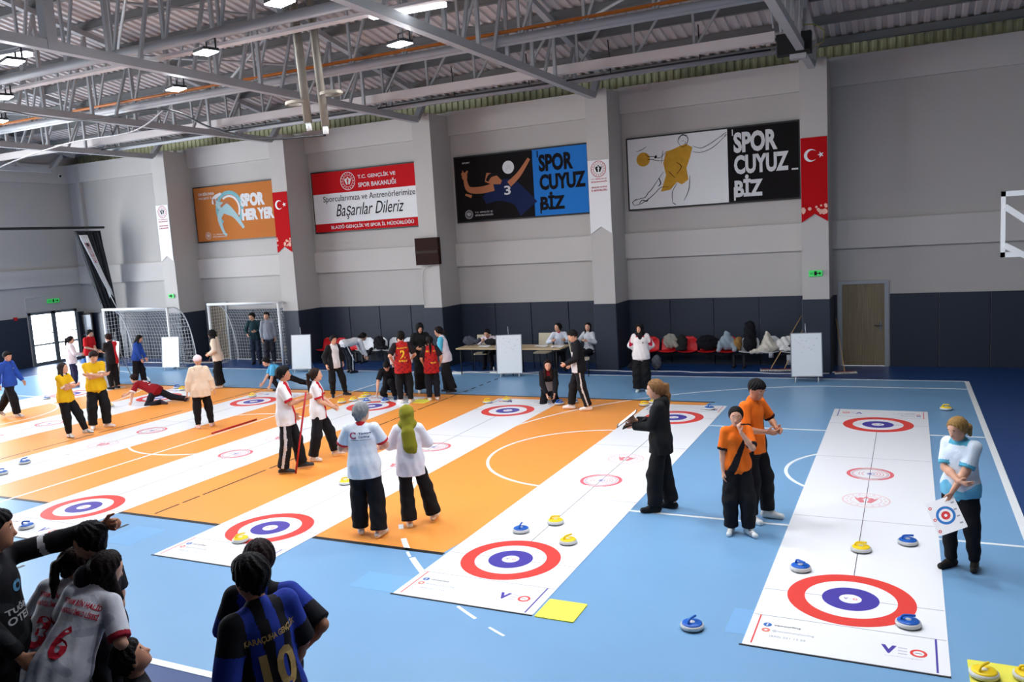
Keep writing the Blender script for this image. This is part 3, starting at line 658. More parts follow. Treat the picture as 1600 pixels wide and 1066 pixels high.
    b=MB(); emblem(b,0,0,.29,z+.001,0,1); b.build('ministry_emblem',[mat('mat_emblem_pink',(234,206,208),.4),mat('mat_emblem_rose',(222,128,136),.4)],t,M=R)
    return t
mx=[-.434,-4.023,-7.593,-11.081,-14.567,-17.987,-21.45]
my=[11.70,11.63,11.66,11.56,11.55,11.59,11.6]
ma=[-.007,.001,.007,-.003,.009,-.011,0]
mlab=['white curling mat at the right, lying on plain blue floor',
 'white curling mat with a yellow pad at its near right corner',
 'white curling mat passing between the grey haired person and the broom holder',
 'white curling mat third from the left corner people, blue stone at its near left end',
 'white curling mat under the person in white cap and cream hoodie',
 'white curling mat on which the maroon shirted player crouches',
 'white curling mat farthest left, half beside the blue floor behind the yellow shirts']
matm=curling_mat(False,True); matf=curling_mat(True,True)
for k in range(7):
    fl=k in (1,3)
    o=(matm if k==0 else matf if k==1 else copy_tree(matf if fl else matm))
    o.location=(mx[k],my[k],0 if True else 0); o.rotation_euler=(0,0,ma[k]); tag(o,mlab[k],'mat','curling mats laid side by side')
# pads
M_yel=mat('yellow_foam_pad',(236,228,84),.6)
def ypad(x0,x1,y0,y1,label,rz=0):
    MB().bbox(-(x1-x0)/2,(x1-x0)/2,-(y1-y0)/2,(y1-y0)/2,0.002,.012,.01).build('foot_pad',M_yel,loc=((x0+x1)/2,(y0+y1)/2,0),rz=rz,label=label,cat='pad')
ypad(-3.19,-2.79,6.72,7.12,'yellow square foot pad beside the near end of the second mat')
ypad(.46,1.1,6.45,7.13,'yellow pad in the lower right corner under two yellow stones')
ypad(-10.35,-9.95,15.75,16.15,'yellow pad on the orange floor beneath the pair in red jerseys')
# ================= STONES =================
M_gran=mat('pale_grey_stone_shell',(196,198,196),.35,noise=.06,nscale=20); M_sy=mat('yellow_stone_plastic',(244,208,24),.4); M_sb=mat('blue_stone_plastic',(22,92,184),.35); M_rub=mat('dark_rubber',(40,42,46),.7)
def stone(cm,ci):
    t=empty('curling_stone')
    MB().lathe([(.09,0),(.112,.004),(.13,.016),(.138,.034),(.134,.052),(.12,.062)],40,mis=[1,1,0,0,0,0]).build('stone_body',[M_gran,M_rub],t)
    MB().lathe([(.118,.058),(.117,.068),(.10,.076),(.04,.08)],36).build('top_disc',cm,t)
    b=MB(); b.lathe([(.035,.078),(.03,.084)],20); b.build('centre_cap',M_white,t)
    b=MB(); b.tube(P3([(-.075,0,.075),(-.07,0,.105),(-.045,0,.125),(.02,0,.128),(.075,0,.126)],0,5),[.014]*20+[.013],10); b.build('handle',cm,t)
    return t
sy_=stone(M_sy,0); sb_=stone(M_sb,1); used={'y':0,'b':0}
def put_stone(c,x,y,rz,label,z=ZM):
    src=sy_ if c=='y' else sb_
    o=src if used[c]==0 else copy_tree(src); used[c]=1
    o.location=(x,y,z); o.rotation_euler=(0,0,math.radians(rz)); o.scale=(.78,)*3; tag(o,label,'curling stone','yellow curling stones' if c=='y' else 'blue curling stones')
on=ZM; fl_=.0035
S=[('b',-4.27,8.77,100,'blue stone left of the two yellow ones above the near rings of the second mat'),
('y',-3.97,9.16,20,'yellow stone on the centre line of the second mat, beyond its near rings'),
('y',-3.57,8.58,60,'yellow stone right of the blue one beside the near rings of the second mat'),
('y',-.42,9.28,5,'yellow stone on the centre line of the rightmost mat'),
('b',.04,9.63,15,'blue stone near the right edge of the rightmost mat, farthest of its three blue stones'),
('b',-.97,8.57,-35,'blue stone at the left edge of the rightmost mat just above the red ring'),
('b',.035,7.6,10,'blue stone on the near red ring of the rightmost mat'),
('b',-1.73,6.97,70,'blue stone alone on the floor left of the rightmost mat',fl_),
('y',.71,16.82,0,'yellow stone alone on the floor beyond the far end of the rightmost mat',fl_),
('y',-7.58,7.45,60,'yellow stone on the near red ring of the third mat'),
('y',-7.79,9.91,30,'yellow stone partly hidden behind the grey haired person'),
('b',-14.79,9.43,80,'blue stone on a white mat near the left edge below the walking player'),
('b',-14.47,8.79,20,'blue stone half cut by the left edge of the picture'),
('y',-9.98,6.72,20,'yellow stone on the floor behind the pointing arm',fl_),
('b',-11.05,6.95,20,'blue stone just above the pointing man\'s shoulder'),
('b',-3.51,16.14,80,'blue stone on the far right corner of the second mat'),
('y',.56,6.88,55,'yellow stone on the corner pad, the left one',.013),('y',.86,6.95,-15,'yellow stone on the corner pad, the right one',.013)]
S+=[('y',-12.07,15.47,20,'yellow stone nearest of the row by the woman in open black jacket',.0035),('y',-11.92,15.72,60,'second yellow stone of the row by the woman in open black jacket',.0035),('y',-11.86,16.0,-20,'third yellow stone of the row by the woman in open black jacket',.0035),('y',-11.96,16.3,10,'yellow stone farthest back in the row by the woman in open black jacket',.0035),
('b',-11.0,15.72,40,'blue stone right in front of the kneeling player in black'),('b',-11.45,15.6,-10,'blue stone under the left hand of the kneeling player in black'),
('y',-8.45,16.02,30,'yellow stone at the far left corner of the third mat from the right',.0035),('y',-8.1,16.3,-40,'yellow stone at the far end of the third mat, left of the kneeling girl'),
('b',-6.74,16.12,10,'blue stone nearest the white shoe of the tracksuit boy'),('b',-6.5,16.35,60,'blue stone right of the pair beside the kneeling girl',.0035),('b',-6.62,16.6,-30,'blue stone behind the pair beside the kneeling girl'),
('y',-17.35,16.55,0,'yellow stone at the feet of the person in beige hooded jacket',.0035),('b',-18.61,16.5,20,'blue stone behind the lunging player, at the far end of the mat'),('y',-18.15,16.25,50,'yellow stone behind the lunging player, at the far end of the mat'),
('y',-4.9,16.3,0,'yellow stone just beyond the clipboard of the person in black',.0035),('y',-4.78,16.6,60,'yellow stone behind another one beyond the clipboard',.0035),
('b',-21.45,14.53,0,'blue stone behind the elbow of the yellow polo girl'),('y',-18.22,13.98,30,'yellow stone being pushed by the lunging player in maroon'),('y',-15.12,15.75,0,'yellow stone under the hand of the player in light blue')]
for s in S: put_stone(s[0],s[1],s[2],s[3],s[4],s[5] if len(s)>5 else on)
# ================= LIGHTS =================
M_led=mat('led_panel_glow',(255,255,255),.5,emit=(244,248,255),estr=LED)
M_lamp=mat('lamp_housing',(26,27,30),.5)
def lamp(x,y,z,label,vis=True):
    t=empty('flood_lamp',(x,y,z),-.3,label,'lamp','square flood lamps')
    b=MB(); b.bbox(-.2,.2,-.14,.14,.01,.06,.02); b.build('lamp_housing',M_lamp,t)
    MB().box(-.185,.185,-.125,.125,-.002,.01).build('lamp_glass',M_led,t)
    b=MB(); b.tube([(-.15,.1,.05),(-.15,.1,.22),(.15,.1,.22),(.15,.1,.05)],.015,6); b.build('lamp_bracket',M_lamp,t)
L=[(-7.71,12.27,'square flood lamp above the orange pipe, right of the hanging poles'),(-7.7,9.27,'square flood lamp cut by the top edge of the picture'),(-10.51,10.67,'square flood lamp left of the hanging poles, under the main girder'),
(-13.17,12.46,'square flood lamp below and left of the one under the main girder'),(-13.3,9.18,'square flood lamp near the upper left corner'),(-16.12,10.83,'square flood lamp cut by the left edge, upper of two'),(-18.7,12.4,'square flood lamp cut by the left edge, lower of two')]
for x,y,l in L: lamp(x,y,7.0,l)
L2=[(-21.6,10.8),(-24.2,12.4),(-5.2,10.6),(-5.2,7.6),(-2.6,9.2),(-2.6,6.0),(0,7.6),(-2.6,12.2),(0,10.7),(-7.8,6.0)]  # unseen lamps added to brighten the right and near floor
for x,y in L2: lamp(x,y,7.0,'square flood lamp of the row beyond the picture edge')
def tube_lamp(a,b,label,s):
    a=Vector(a);b=Vector(b); t=empty('tube_lamp',(0,0,0),0,label,'lamp')
    d=(b-a).normalized(); MB().bar(a+Vector((0,0,.06)),b+Vector((0,0,.06)),.18,.06).build('lamp_housing',M_pipe,t)
    MB().bar(a,b,.14,.07).build('diffuser',mat('tube_glow',(255,255,255),.5,emit=(244,248,255),estr=s),t)
tube_lamp((-7.73,11.5,7.3),(-6.42,11.6,7.3),'long fluorescent batten glowing at the top edge',6)
tube_lamp((-14.9,9.6,7.3),(-13.66,9.75,7.3),'long fluorescent batten near the upper left corner',6)
w=bpy.data.worlds.new('sky'); scene.world=w; w.use_nodes=True
w.node_tree.nodes['Background'].inputs[0].default_value=(.86,.93,1,1); w.node_tree.nodes['Background'].inputs[1].default_value=SKY
def area(loc,rot,sx,sy,e,c=(1,1,1),name='window_light'):
    l=bpy.data.lights.new(name,'AREA'); l.shape='RECTANGLE'; l.size=sx; l.size_y=sy; l.energy=e; l.color=c
    o=bpy.data.objects.new(name,l); COL.objects.link(o); o.location=loc; o.rotation_euler=rot; return o
for k in range(4):   # unseen daylight lamp set outside each added left window
    y0=18.2-4.4*(k+1)+1.8; area((XL-.35,y0,3.75),(0,-PI/2,0),5.6,3.5,WIN,(.9,.95,1))
area((XL-.5,20.5,1.05),(0,-PI/2,0),1.9,1.9,DOORL,(.95,.98,1))
# outside ground
MB().box(XL-12,XL-.3,10,30,-.3,-.02).build('outside_ground',mat('pale_paving',(205,205,200),.8),kind='structure')
# tribune under the near people
MB().box(-9.5,4,YN,3.74,.0,.25).build('floor_tribune',mat('grey_concrete',(70,72,78),.8),kind='structure')
# ================= PEOPLE =================
V3=lambda *a:np.array(a,float)
def rx(d): a=math.radians(d);c,s=math.cos(a),math.sin(a);return np.array([[1,0,0],[0,c,-s],[0,s,c]])
def ry(d): a=math.radians(d);c,s=math.cos(a),math.sin(a);return np.array([[c,0,s],[0,1,0],[-s,0,c]])
def rz_(d): a=math.radians(d);c,s=math.cos(a),math.sin(a);return np.array([[c,-s,0],[s,c,0],[0,0,1]])
nrm=lambda v:v/max(np.linalg.norm(v),1e-9)
def cone(a,b,ra,rb,k=.02,fl=None,ff=1,m=0,cuts=(),sub=False):
    return dict(t='c',a=np.array(a,float),b=np.array(b,float),ra=ra,rb=rb,k=k,fl=None if fl is None else nrm(np.array(fl,float)),ff=ff,m=m,cuts=cuts,sub=sub)
def ell(c,R,r,k=.02,m=0,cuts=(),sub=False):
    return dict(t='e',c=np.array(c,float),R=np.array(R,float),r=np.array(r,float),k=k,m=m,cuts=cuts,sub=sub)
def pdist(p,P):
    if p['t']=='c':
        ba=p['b']-p['a']; pa=P-p['a']; L=max(ba@ba,1e-9)
        t=np.clip(pa@ba/L,0,1); q=pa-t[...,None]*ba
        if p['fl'] is not None:
            c=q@p['fl']; q=q+c[...,None]*(1/p['ff']-1)*p['fl']
            d=np.sqrt((q*q).sum(-1))-(p['ra']+(p['rb']-p['ra'])*t); d=np.where(d>0,d*1,d*p['ff'])
        else: d=np.sqrt((q*q).sum(-1))-(p['ra']+(p['rb']-p['ra'])*t)
    else:
        q=(P-p['c'])@p['R']; k0=np.sqrt(((q/p['r'])**2).sum(-1)); k1=np.sqrt(((q/p['r']**2)**2).sum(-1)); d=k0*(k0-1)/np.maximum(k1,1e-6)
    for n,pt in p['cuts']: d=np.maximum(d,(P-pt)@n)
    return d
def pbox(p):
    if p['t']=='c':
        r=max(p['ra'],p['rb'])*max(1,p['ff'] if p['fl'] is not None else 1); return np.minimum(p['a'],p['b'])-r,np.maximum(p['a'],p['b'])+r
    r=max(p['r']); return p['c']-r,p['c']+r
CI=np.array([(x,y,z) for x in (0,1) for y in (0,1) for z in (0,1)])
ED=[(i,j) for i in range(8) for j in range(i+1,8) if abs(CI[i]-CI[j]).sum()==1]
def sdf_mesh(prims,vox,cuts=(),disp=None):
    add=[p for p in prims if not p['sub']]
    lo=np.min([pbox(p)[0] for p in add],0)-vox*3; hi=np.max([pbox(p)[1] for p in add],0)+vox*3
    n=np.ceil((hi-lo)/vox).astype(int)+1
    F=np.full(n,.15,np.float32); ax=[lo[i]+vox*np.arange(n[i]) for i in range(3)]
    for p in prims:
        m=p['k']+vox*2.5+.01; a,b=pbox(p); i0=np.maximum(((a-m-lo)/vox).astype(int),0); i1=np.minimum(((b+m-lo)/vox).astype(int)+2,n)
        if (i1<=i0).any(): continue
        X,Y,Z=np.meshgrid(ax[0][i0[0]:i1[0]],ax[1][i0[1]:i1[1]],ax[2][i0[2]:i1[2]],indexing='ij')
        P=np.stack([X,Y,Z],-1); d=pdist(p,P); sl=tuple(slice(i0[i],i1[i]) for i in range(3)); A=F[sl]
        if p['sub']: F[sl]=np.maximum(A,-d)
        else:
            k=max(p['k'],1e-4); h=np.clip(.5+.5*(A-d)/k,0,1); F[sl]=A*(1-h)+d*h-k*h*(1-h)
    if cuts:
        X,Y,Z=np.meshgrid(*ax,indexing='ij'); P=np.stack([X,Y,Z],-1)
        for nn,pt in cuts: F=np.maximum(F,((P-pt)@nn).astype(np.float32))
    S=F<0; c=np.zeros(tuple(n-1),int)
    for o in CI: c+=S[o[0]:n[0]-1+o[0],o[1]:n[1]-1+o[1],o[2]:n[2]-1+o[2]]
    act=np.argwhere((c>0)&(c<8))
    if len(act)==0: return np.zeros((0,3)),np.zeros((0,4),int)
    vals=np.stack([F[act[:,0]+o[0],act[:,1]+o[1],act[:,2]+o[2]] for o in CI],1)
    acc=np.zeros((len(act),3)); cnt=np.zeros(len(act))
    for i,j in ED:
        fi,fj=vals[:,i],vals[:,j]; mk=(fi<0)!=(fj<0); t=np.where(mk,fi/np.where(mk,fi-fj,1),0)
        acc+=mk[:,None]*(CI[i]+t[:,None]*(CI[j]-CI[i])); cnt+=mk
    pos=lo+vox*(act+acc/np.maximum(cnt,1)[:,None])
    ids=np.full(tuple(n-1),-1); ids[act[:,0],act[:,1],act[:,2]]=np.arange(len(act))
    Q=[]
    for axn in range(3):
        e=[0,0,0];e[axn]=1; u=[(axn+1)%3,(axn+2)%3]
        A=S[:-1,:,:] if axn==0 else S[:,:-1,:] if axn==1 else S[:,:,:-1]; B=S[1:,:,:] if axn==0 else S[:,1:,:] if axn==1 else S[:,:,1:]
        w=np.argwhere(A!=B); w=w[(w[:,u[0]]>0)&(w[:,u[1]]>0)&(w[:,u[0]]<n[u[0]]-1)&(w[:,u[1]]<n[u[1]]-1)]
        s_=A[w[:,0],w[:,1],w[:,2]]
        def g(du,dv):
            q=w.copy(); q[:,u[0]]-=du; q[:,u[1]]-=dv; return ids[q[:,0],q[:,1],q[:,2]]
        f=np.stack([g(1,1),g(0,1),g(0,0),g(1,0)],1); f[~s_]=f[~s_][:,::-1]; Q.append(f)
    Q=np.concatenate(Q); Q=Q[(Q>=0).all(1)]
    # light smoothing
    for _ in range(2):
        s2=np.zeros_like(pos); ct=np.zeros(len(pos))
        for a,b in ((0,1),(1,2),(2,3),(3,0)):
            np.add.at(s2,Q[:,a],pos[Q[:,b]]); np.add.at(ct,Q[:,a],1); np.add.at(s2,Q[:,b],pos[Q[:,a]]); np.add.at(ct,Q[:,b],1)
        mk=ct>0; pos[mk]=.6*pos[mk]+.4*s2[mk]/ct[mk][:,None]
    return pos,Q
def part(name,prims,vox,mats,parent,paint=None,cuts=(),scale=1,disp=None,post=None):
    v,q=sdf_mesh(prims,vox,cuts)
    if len(q)==0: return None
    if disp is not None: v=disp(v)
    if len(mats)>1:
        c=v[q].mean(1); add=[p for p in prims if not p['sub']]
        D=np.stack([pdist(p,c) for p in add],1); near=D.argmin(1); mi=np.array([p['m'] for p in add])[near]
        if paint is not None: mi=paint(c,near,mi,add)
    else: mi=np.zeros(len(q),int)
    v=v*scale
    me=bpy.data.meshes.new(name); me.vertices.add(len(v)); me.vertices.foreach_set('co',v.astype(np.float32).ravel())
    me.loops.add(len(q)*4); me.loops.foreach_set('vertex_index',q.ravel().astype(np.int32)); me.polygons.add(len(q)); me.polygons.foreach_set('loop_start',np.arange(0,len(q)*4,4,dtype=np.int32))
    for m in mats: me.materials.append(m)
    me.polygons.foreach_set('material_index',mi.astype(np.int32)); me.polygons.foreach_set('use_smooth',np.ones(len(q),bool)); me.update(calc_edges=True); me.validate()
    o=bpy.data.objects.new(name,me); COL.objects.link(o); o.parent=parent; return o
def ik(a,t,l1,l2,hint):
    d=t-a; L=np.linalg.norm(d); L2=min(max(L,abs(l1-l2)+.02),l1+l2-.003); u=d/max(L,1e-6); t2=a+u*L2
    x=(l1*l1-l2*l2+L2*L2)/(2*L2); h=math.sqrt(max(l1*l1-x*x,0)); p=hint-u*(hint@u); p=nrm(p); return a+u*x+p*h,t2
def cloth(c,rough=.85,n=.08): 
    return mat('cloth_%02x%02x%02x'%tuple(c),c,rough,spec=.2,noise=n,nscale=14,bump=.25,bscale=18)
def hairm(c): return mat('hair_%02x%02x%02x'%tuple(c),tuple(int(v*.85) for v in c),.62,spec=.12,noise=.25,nscale=30,bump=.5,bscale=60)
SK=[mat('skin_light',(212,160,132),.55,spec=.35,noise=.04,nscale=9),mat('skin_tan',(190,134,104),.55,spec=.35,noise=.04,nscale=9)]
BLK=(20,20,23)
HAIRK=(28,22,20)
M_eye=mat('eye_dark',(30,22,20),.25); M_brow=mat('brow_hair',(44,30,24),.8); M_lip=mat('lip_rose',(168,92,84),.5); M_eyew=mat('eye_white',(224,218,212),.3)
PEOPLE={}
def person(label,x,y,face,h=1.7,group=None,z=0,pel=(0,0,.93),lean=0,side=0,tw=0,head=(0,0,0),rh=None,lh=None,re=(.5,-.6,-.3),le=(-.5,-.6,-.3),rf=(.1,0,0,-8),lf=(-.1,0,0,8),rk=None,lk=None,
    rc=.35,lc=.35,rhint=None,lhint=None,rd=None,ld=None,skin=0,fem=False,bulk=1.0,top=None,bot=None,shoes=None,hair=None,vox=.012,face_on=True,legs=True,extra=None,belly=0,name='person'):
    s=h/1.7; root=empty(name,(x,y,z),math.radians(face-90),label,'person',group)
    pel=V3(*pel); T=rz_(tw)@ry(side)@rx(-lean); R,Fv,U=T[:,0],T[:,1],T[:,2]
    Pm=rz_(tw*.4)@ry(side*.3)@rx(-lean*.45); PR,PF,PU=Pm[:,0],Pm[:,1],Pm[:,2]
    sw=.158 if not fem else .143; hw=.084 if not fem else .086
    sh=pel+U*.462; shR=sh+R*sw-U*.02; shL=sh-R*sw-U*.02; wa=pel+U*.14; ch=pel+U*.33
    hy,hp,hr=head; H=rz_(tw+hy)@rx(-hp)@ry(hr); HR,HF,HU=H[:,0],H[:,1],H[:,2]
    nb=pel+U*.5+Fv*.0; hc=nb+nrm(U*.5+HU*.8)*.122+HF*.022+HU*.032   # skull centre
    hipR=pel+PR*hw-PU*.03; hipL=pel-PR*hw-PU*.03
    def arm(sp,hand,eh,d):
        if hand is None: hand=(sp[0]+(.05 if sp is shR else -.05),sp[1]+.03,sp[2]-.52)
        return ik(sp,V3(*hand),.275,.25,V3(*eh))
    elR,wrR=arm(shR,rh,re,1); elL,wrL=arm(shL,lh,le,-1)
    def leg(hp_,ft,kh):
        ta=V3(ft[0],ft[1],ft[2]+.085); td=rz_(ft[3])@rx(ft[4] if len(ft)>4 else 0)@V3(0,1,0)
        kh=V3(*kh) if kh is not None else rz_(ft[3])@V3(0,1,.1); kn,an=ik(hp_,ta,.42,.40,kh); return kn,an,td
    knR,anR,tdR=leg(hipR,rf,rk); knL,anL,tdL=leg(hipL,lf,lk)
    sk=SK[skin]; b=bulk
    # ---- body: one continuous surface
    pr=[cone(pel-U*.03,wa,.135*b,.118*b,.03,Fv,.72),cone(wa,ch,.118*b,.135*b,.03,Fv,.7),cone(ch,sh-U*.06,.128*b,.1*b,.04,Fv,.68),cone(shR-U*.012,shL-U*.012,.046,.046,.03),
        cone(nb-U*.04,hc-HU*.05,.05,.047,.025),
        ell(hc,H,(.081,.1,.096),.02),ell(hc+HF*.032-HU*.06,H,(.059,.066,.067),.022),cone(hc+HF*.075-HU*.095,hc+HF*.07-HU*.09,.022,.02,.02),
        cone(hc+HF*.09-HU*.01,hc+HF*.108-HU*.045,.009,.014,.012),ell(hc+HR*.075-HU*.02,H,(.012,.022,.03),.006),ell(hc-HR*.075-HU*.02,H,(.012,.022,.03),.006)]
    def handp(wr,el,sd,curl,hint,D):
        D=nrm(V3(*D)) if D is not None else nrm(wr-el); hv=V3(*hint) if hint is not None else V3(0,.6,.8); S=nrm(hv-D*(hv@D)); N=-sd*np.cross(D,S)
        o=[cone(wr,wr+D*.075,.028,.04,.015,N,.5)]
        for i,(off,L) in enumerate(((.029,.072),(.0095,.08),(-.0095,.074),(-.028,.058))):
            p0=wr+D*.082+S*off; c=curl*(1+.12*i); d1=nrm(D*math.cos(c)+N*math.sin(c)+S*off*1.5); d2=nrm(D*math.cos(c*2.3)+N*math.sin(c*2.3)); p1=p0+d1*L*.55; p2=p1+d2*L*.5
            rr=.0088 if vox<.01 else .0098; o+= [cone(p0-D*.02,p1,rr,rr*.95,.004),cone(p1,p2,rr*.95,rr*.8,.004)]
        t0=wr+D*.025+S*.024; t1=t0+nrm(D*.6+S*.75+N*.25)*.042; t2=t1+nrm(D*.9+S*.25+N*.35)*.034; o+= [cone(t0,t1,.0135,.0115,.008),cone(t1,t2,.0112,.009,.004)]
        return o,D,N,S
    for sp,el,wr,sd,cu,hi,D in ((shR,elR,wrR,1,rc,rhint,rd),(shL,elL,wrL,-1,lc,lhint,ld)):
        pr+= [cone(sp,el,.05*b,.038*b,.03),cone(el,el+(wr-el)*.35,.038*b,.037*b,.02),cone(el+(wr-el)*.35,wr,.037*b,.025,.02)]; pr+=handp(wr,el,sd,cu,hi,D)[0]
    if legs:
        for hp_,kn,an,td in ((hipR,knR,anR,tdR),(hipL,knL,anL,tdL)):
            pr+= [cone(hp_,kn,.074*b,.052,.04),cone(kn,kn+(an-kn)*.3,.052,.054,.03),cone(kn+(an-kn)*.3,an,.054,.034,.03),cone(an-td*.03,an+td*.12-V3(0,0,.045),.034,.026,.02)]
    part('body',pr,vox,[sk],root,scale=s)
    # ---- top
    if top:
        g=top.get('g',.014); cols=[cloth(c) for c in top['c']]; ln=top.get('len',.1); slv=top.get('slv',.62)  # slv fraction along upper arm; >1 full
        box=top.get('box',.0); tr=[]
        bt=pel-U*(ln+.05)
        lowd=-U
        fr=b
        tr+= [cone(bt,pel,.15*fr+g*.9+box*.7,.146*fr+g*.9+box*.6,.03,Fv,.78+belly*.8,0,((lowd,pel-U*ln),)),cone(pel,wa,.146*fr+g*.9+box*.6,.118*fr+g*.8+box*.7,.03,Fv,.78+belly),cone(wa,ch,.118*fr+g*.8+box*.6,.132*fr+g*.7+box*.25,.03,Fv,.76+belly*.5),cone(ch,sh-U*.07,.132*fr+g*.7,.1*fr+g*.5,.03,Fv,.74),
             cone(shR-U*.014,sh-U*.0,.044+g*.7,.046+g*.7,.025),cone(shL-U*.014,sh,.044+g*.7,.046+g*.7,.025),cone(nb-U*.055,nb-U*.002,.068,.05+g*.3,.02,None,1,top.get('collar',0))]
        if fem: tr+= [ell(ch+U*.02+Fv*.062+R*.06,T,(.055+g*.8,.045+g*.7,.055+g*.8),.03),ell(ch+U*.02+Fv*.062-R*.06,T,(.055+g*.8,.045+g*.7,.055+g*.8),.03)]
        arms={}
        for i,(sp,el,wr) in enumerate(((shR,elR,wrR),(shL,elL,wrL))):
            n0=len(tr)
            if slv<=1:
                d=nrm(el-sp); e=sp+(el-sp)*slv; lo_=.047*b+g*1.1; tr.append(cone(sp,e+d*.05,.048*b+g*.75,lo_,.025,None,1,0,((d,e),)))
            else:
                d=nrm(wr-el); tr+= [cone(sp,el,.048*b+g*.75,.041*b+g*.9,.025),cone(el,wr-d*.02,.041*b+g*.9,.03+g*.8,.02,None,1,0,((d,wr-d*.012),))]
            arms[i]=(sp,el,wr)
        if top.get('hood'): tr+= [cone(nb-Fv*.06-R*.05+U*.0,nb-Fv*.06+R*.05+U*.0,.05,.05,.02,None,1,top.get('hoodm',0)),cone(nb-Fv*.05+R*.06,nb+Fv*.05+R*.045-U*.02,.035,.022,.02,None,1,top.get('hoodm',0)),cone(nb-Fv*.05-R*.06,nb+Fv*.05-R*.045-U*.02,.035,.022,.02,None,1,top.get('hoodm',0)),ell(nb-Fv*.095-U*.06,T,(.075,.03,.085),.02,top.get('hoodm',0))]
        cuff=top.get('cuff'); pfn=top.get('paint'); sfr=slv
        def paint(c,near,mi,add):
            mi=mi.copy(); loc=(c-pel)@T   # torso coords x right,y fwd,z up
            rel=[]
            for i,(sp,el,wr) in arms.items():
                ax_=(el-sp) if sfr<=1 else (wr-el); o_=sp if sfr<=1 else el; L=np.linalg.norm(ax_); t=((c-o_)@(ax_/L))/L
                dd=np.linalg.norm((c-o_)-t[:,None]*ax_,axis=1)
                rel.append((t,dd))
            armi=np.array([1 if (p['t']=='c' and any(np.allclose(p['a'],q) for q in (shR,shL,elR,elL)) and True ) else 0 for p in add])[near]
            sidei=np.array([0 if np.allclose(p.get('a',V3(9,9,9)),shR) or np.allclose(p.get('a',V3(9,9,9)),elR) else 1 for p in add])[near]
            t=np.where(sidei==0,rel[0][0],rel[1][0])
            if pfn is not None:
                r_=pfn(loc,armi.astype(bool),t,c,(sidei==0)); mi=np.where(r_>=0,r_,mi)
            if cuff is not None:
                lim=sfr-.13 if sfr<=1 else .86
                mi=np.where((armi==1)&(t>lim),cuff,mi)
            if top.get('hem') is not None: mi=np.where((loc[:,2]<-ln+.03)&(armi==0),top['hem'],mi)
            return mi
        def fold(v):
            lo2=(v-pel)@T; w=np.clip((.42-lo2[:,2])*2,0,1)*.004*top.get('fold',1)
            a=np.arctan2(lo2[:,1],lo2[:,0]); rr=np.sin(a*9+lo2[:,2]*14)*w+np.sin(a*5-lo2[:,2]*26+1)*w*.8
            d=lo2.copy(); d[:,2]=0; n_=d/np.maximum(np.linalg.norm(d,axis=1),1e-6)[:,None]; return v+(n_*rr[:,None])@T.T
        ob=part(top.get('name','shirt'),tr,vox,cols,root,paint,scale=s,disp=fold)
        for (body,x0,z0,x1,z1,col,bk) in top.get('txt',[]):
            # lettering laid on the cloth: back (bk=-1) or front (bk=1)
            vs,fs,a,bb,c_,d_=text_mesh(body,.03,0); me=ob.data
            bv=BVHTree.FromPolygons([v.co[:] for v in me.vertices],[p.vertices[:] for p in me.polygons])
            mb=MB(); out=[]
            for v in vs:
                lx=(x0+(v.x-a)/(bb-a)*(x1-x0)); lz=z0+(v.y-c_)/(d_-c_)*(z1-z0)
                # mirrored so that it reads from outside
                o3=pel+R*(lx*(-bk))*1+U*lz+Fv*bk*.5
                hit=bv.ray_cast(Vector(tuple(o3*s)),Vector(tuple(-Fv*bk)),1.0)
                p=Vector(tuple((o3-Fv*bk*.35)*s)) if hit[0] is None else hit[0]
                out.append(p+Vector(tuple(Fv*bk*.004)))
            mb.add(out,fs,0); mb.build('print',cloth(col,.7,0),ob)
    # ---- trousers
    if bot and legs:
        g=.016; w0,w1=bot.get('w',(.0,.01)); cols=[cloth(c) for c in bot['c']]
        tr=[cone(pel-PU*.05,pel+U*.06,.138*b+g*.6,.128*b+g*.4,.03,PF,.76,0,((U,pel+U*.06),))]
        for hp_,kn,an in ((hipR,knR,anR),(hipL,knL,anL)):
            d=nrm(an-kn); e=an+d*bot.get('drop',-.012)
            tr+= [cone(hp_,kn,.078*b+g*.8,.058+g+w0,.04),cone(kn,e+d*.03,.058+g+w0,.042+g+w1,.03,None,1,0,((d,e),))]
        side_c=PR
        st=bot.get('stripe')
        def paintb(c,near,mi,add):
            mi=mi.copy()
            if st:
                for sd,(hp_,kn,an) in ((1,(hipR,knR,anR)),(-1,(hipL,knL,anL))):
                    for (a_,b_) in ((hp_,kn),(kn,an)):
                        ax_=b_-a_; L=ax_@ax_; t=np.clip((c-a_)@ax_/L,0,1); q=c-a_-t[:,None]*ax_; u=nrm(ax_); fwd=nrm(np.cross(u,PR)); fw_=q@fwd; out=q@PR*sd
                        near_leg=(np.linalg.norm(q,axis=1)<.13)&(out>.03)
                        if st=='3': on=near_leg&(np.abs(fw_)<.021)
                        else: on=near_leg&(np.abs(fw_)<.014)
                        mi=np.where(on,1,mi)
            return mi
        def foldb(v):
            w=.004*bot.get('fold',1); return v+np.stack([np.sin(v[:,2]*38+v[:,0]*20)*w,np.sin(v[:,2]*31+v[:,0]*30+2)*w,0*v[:,2]],1)
        part('trousers',tr,vox,cols,root,paintb,scale=s,disp=foldb)
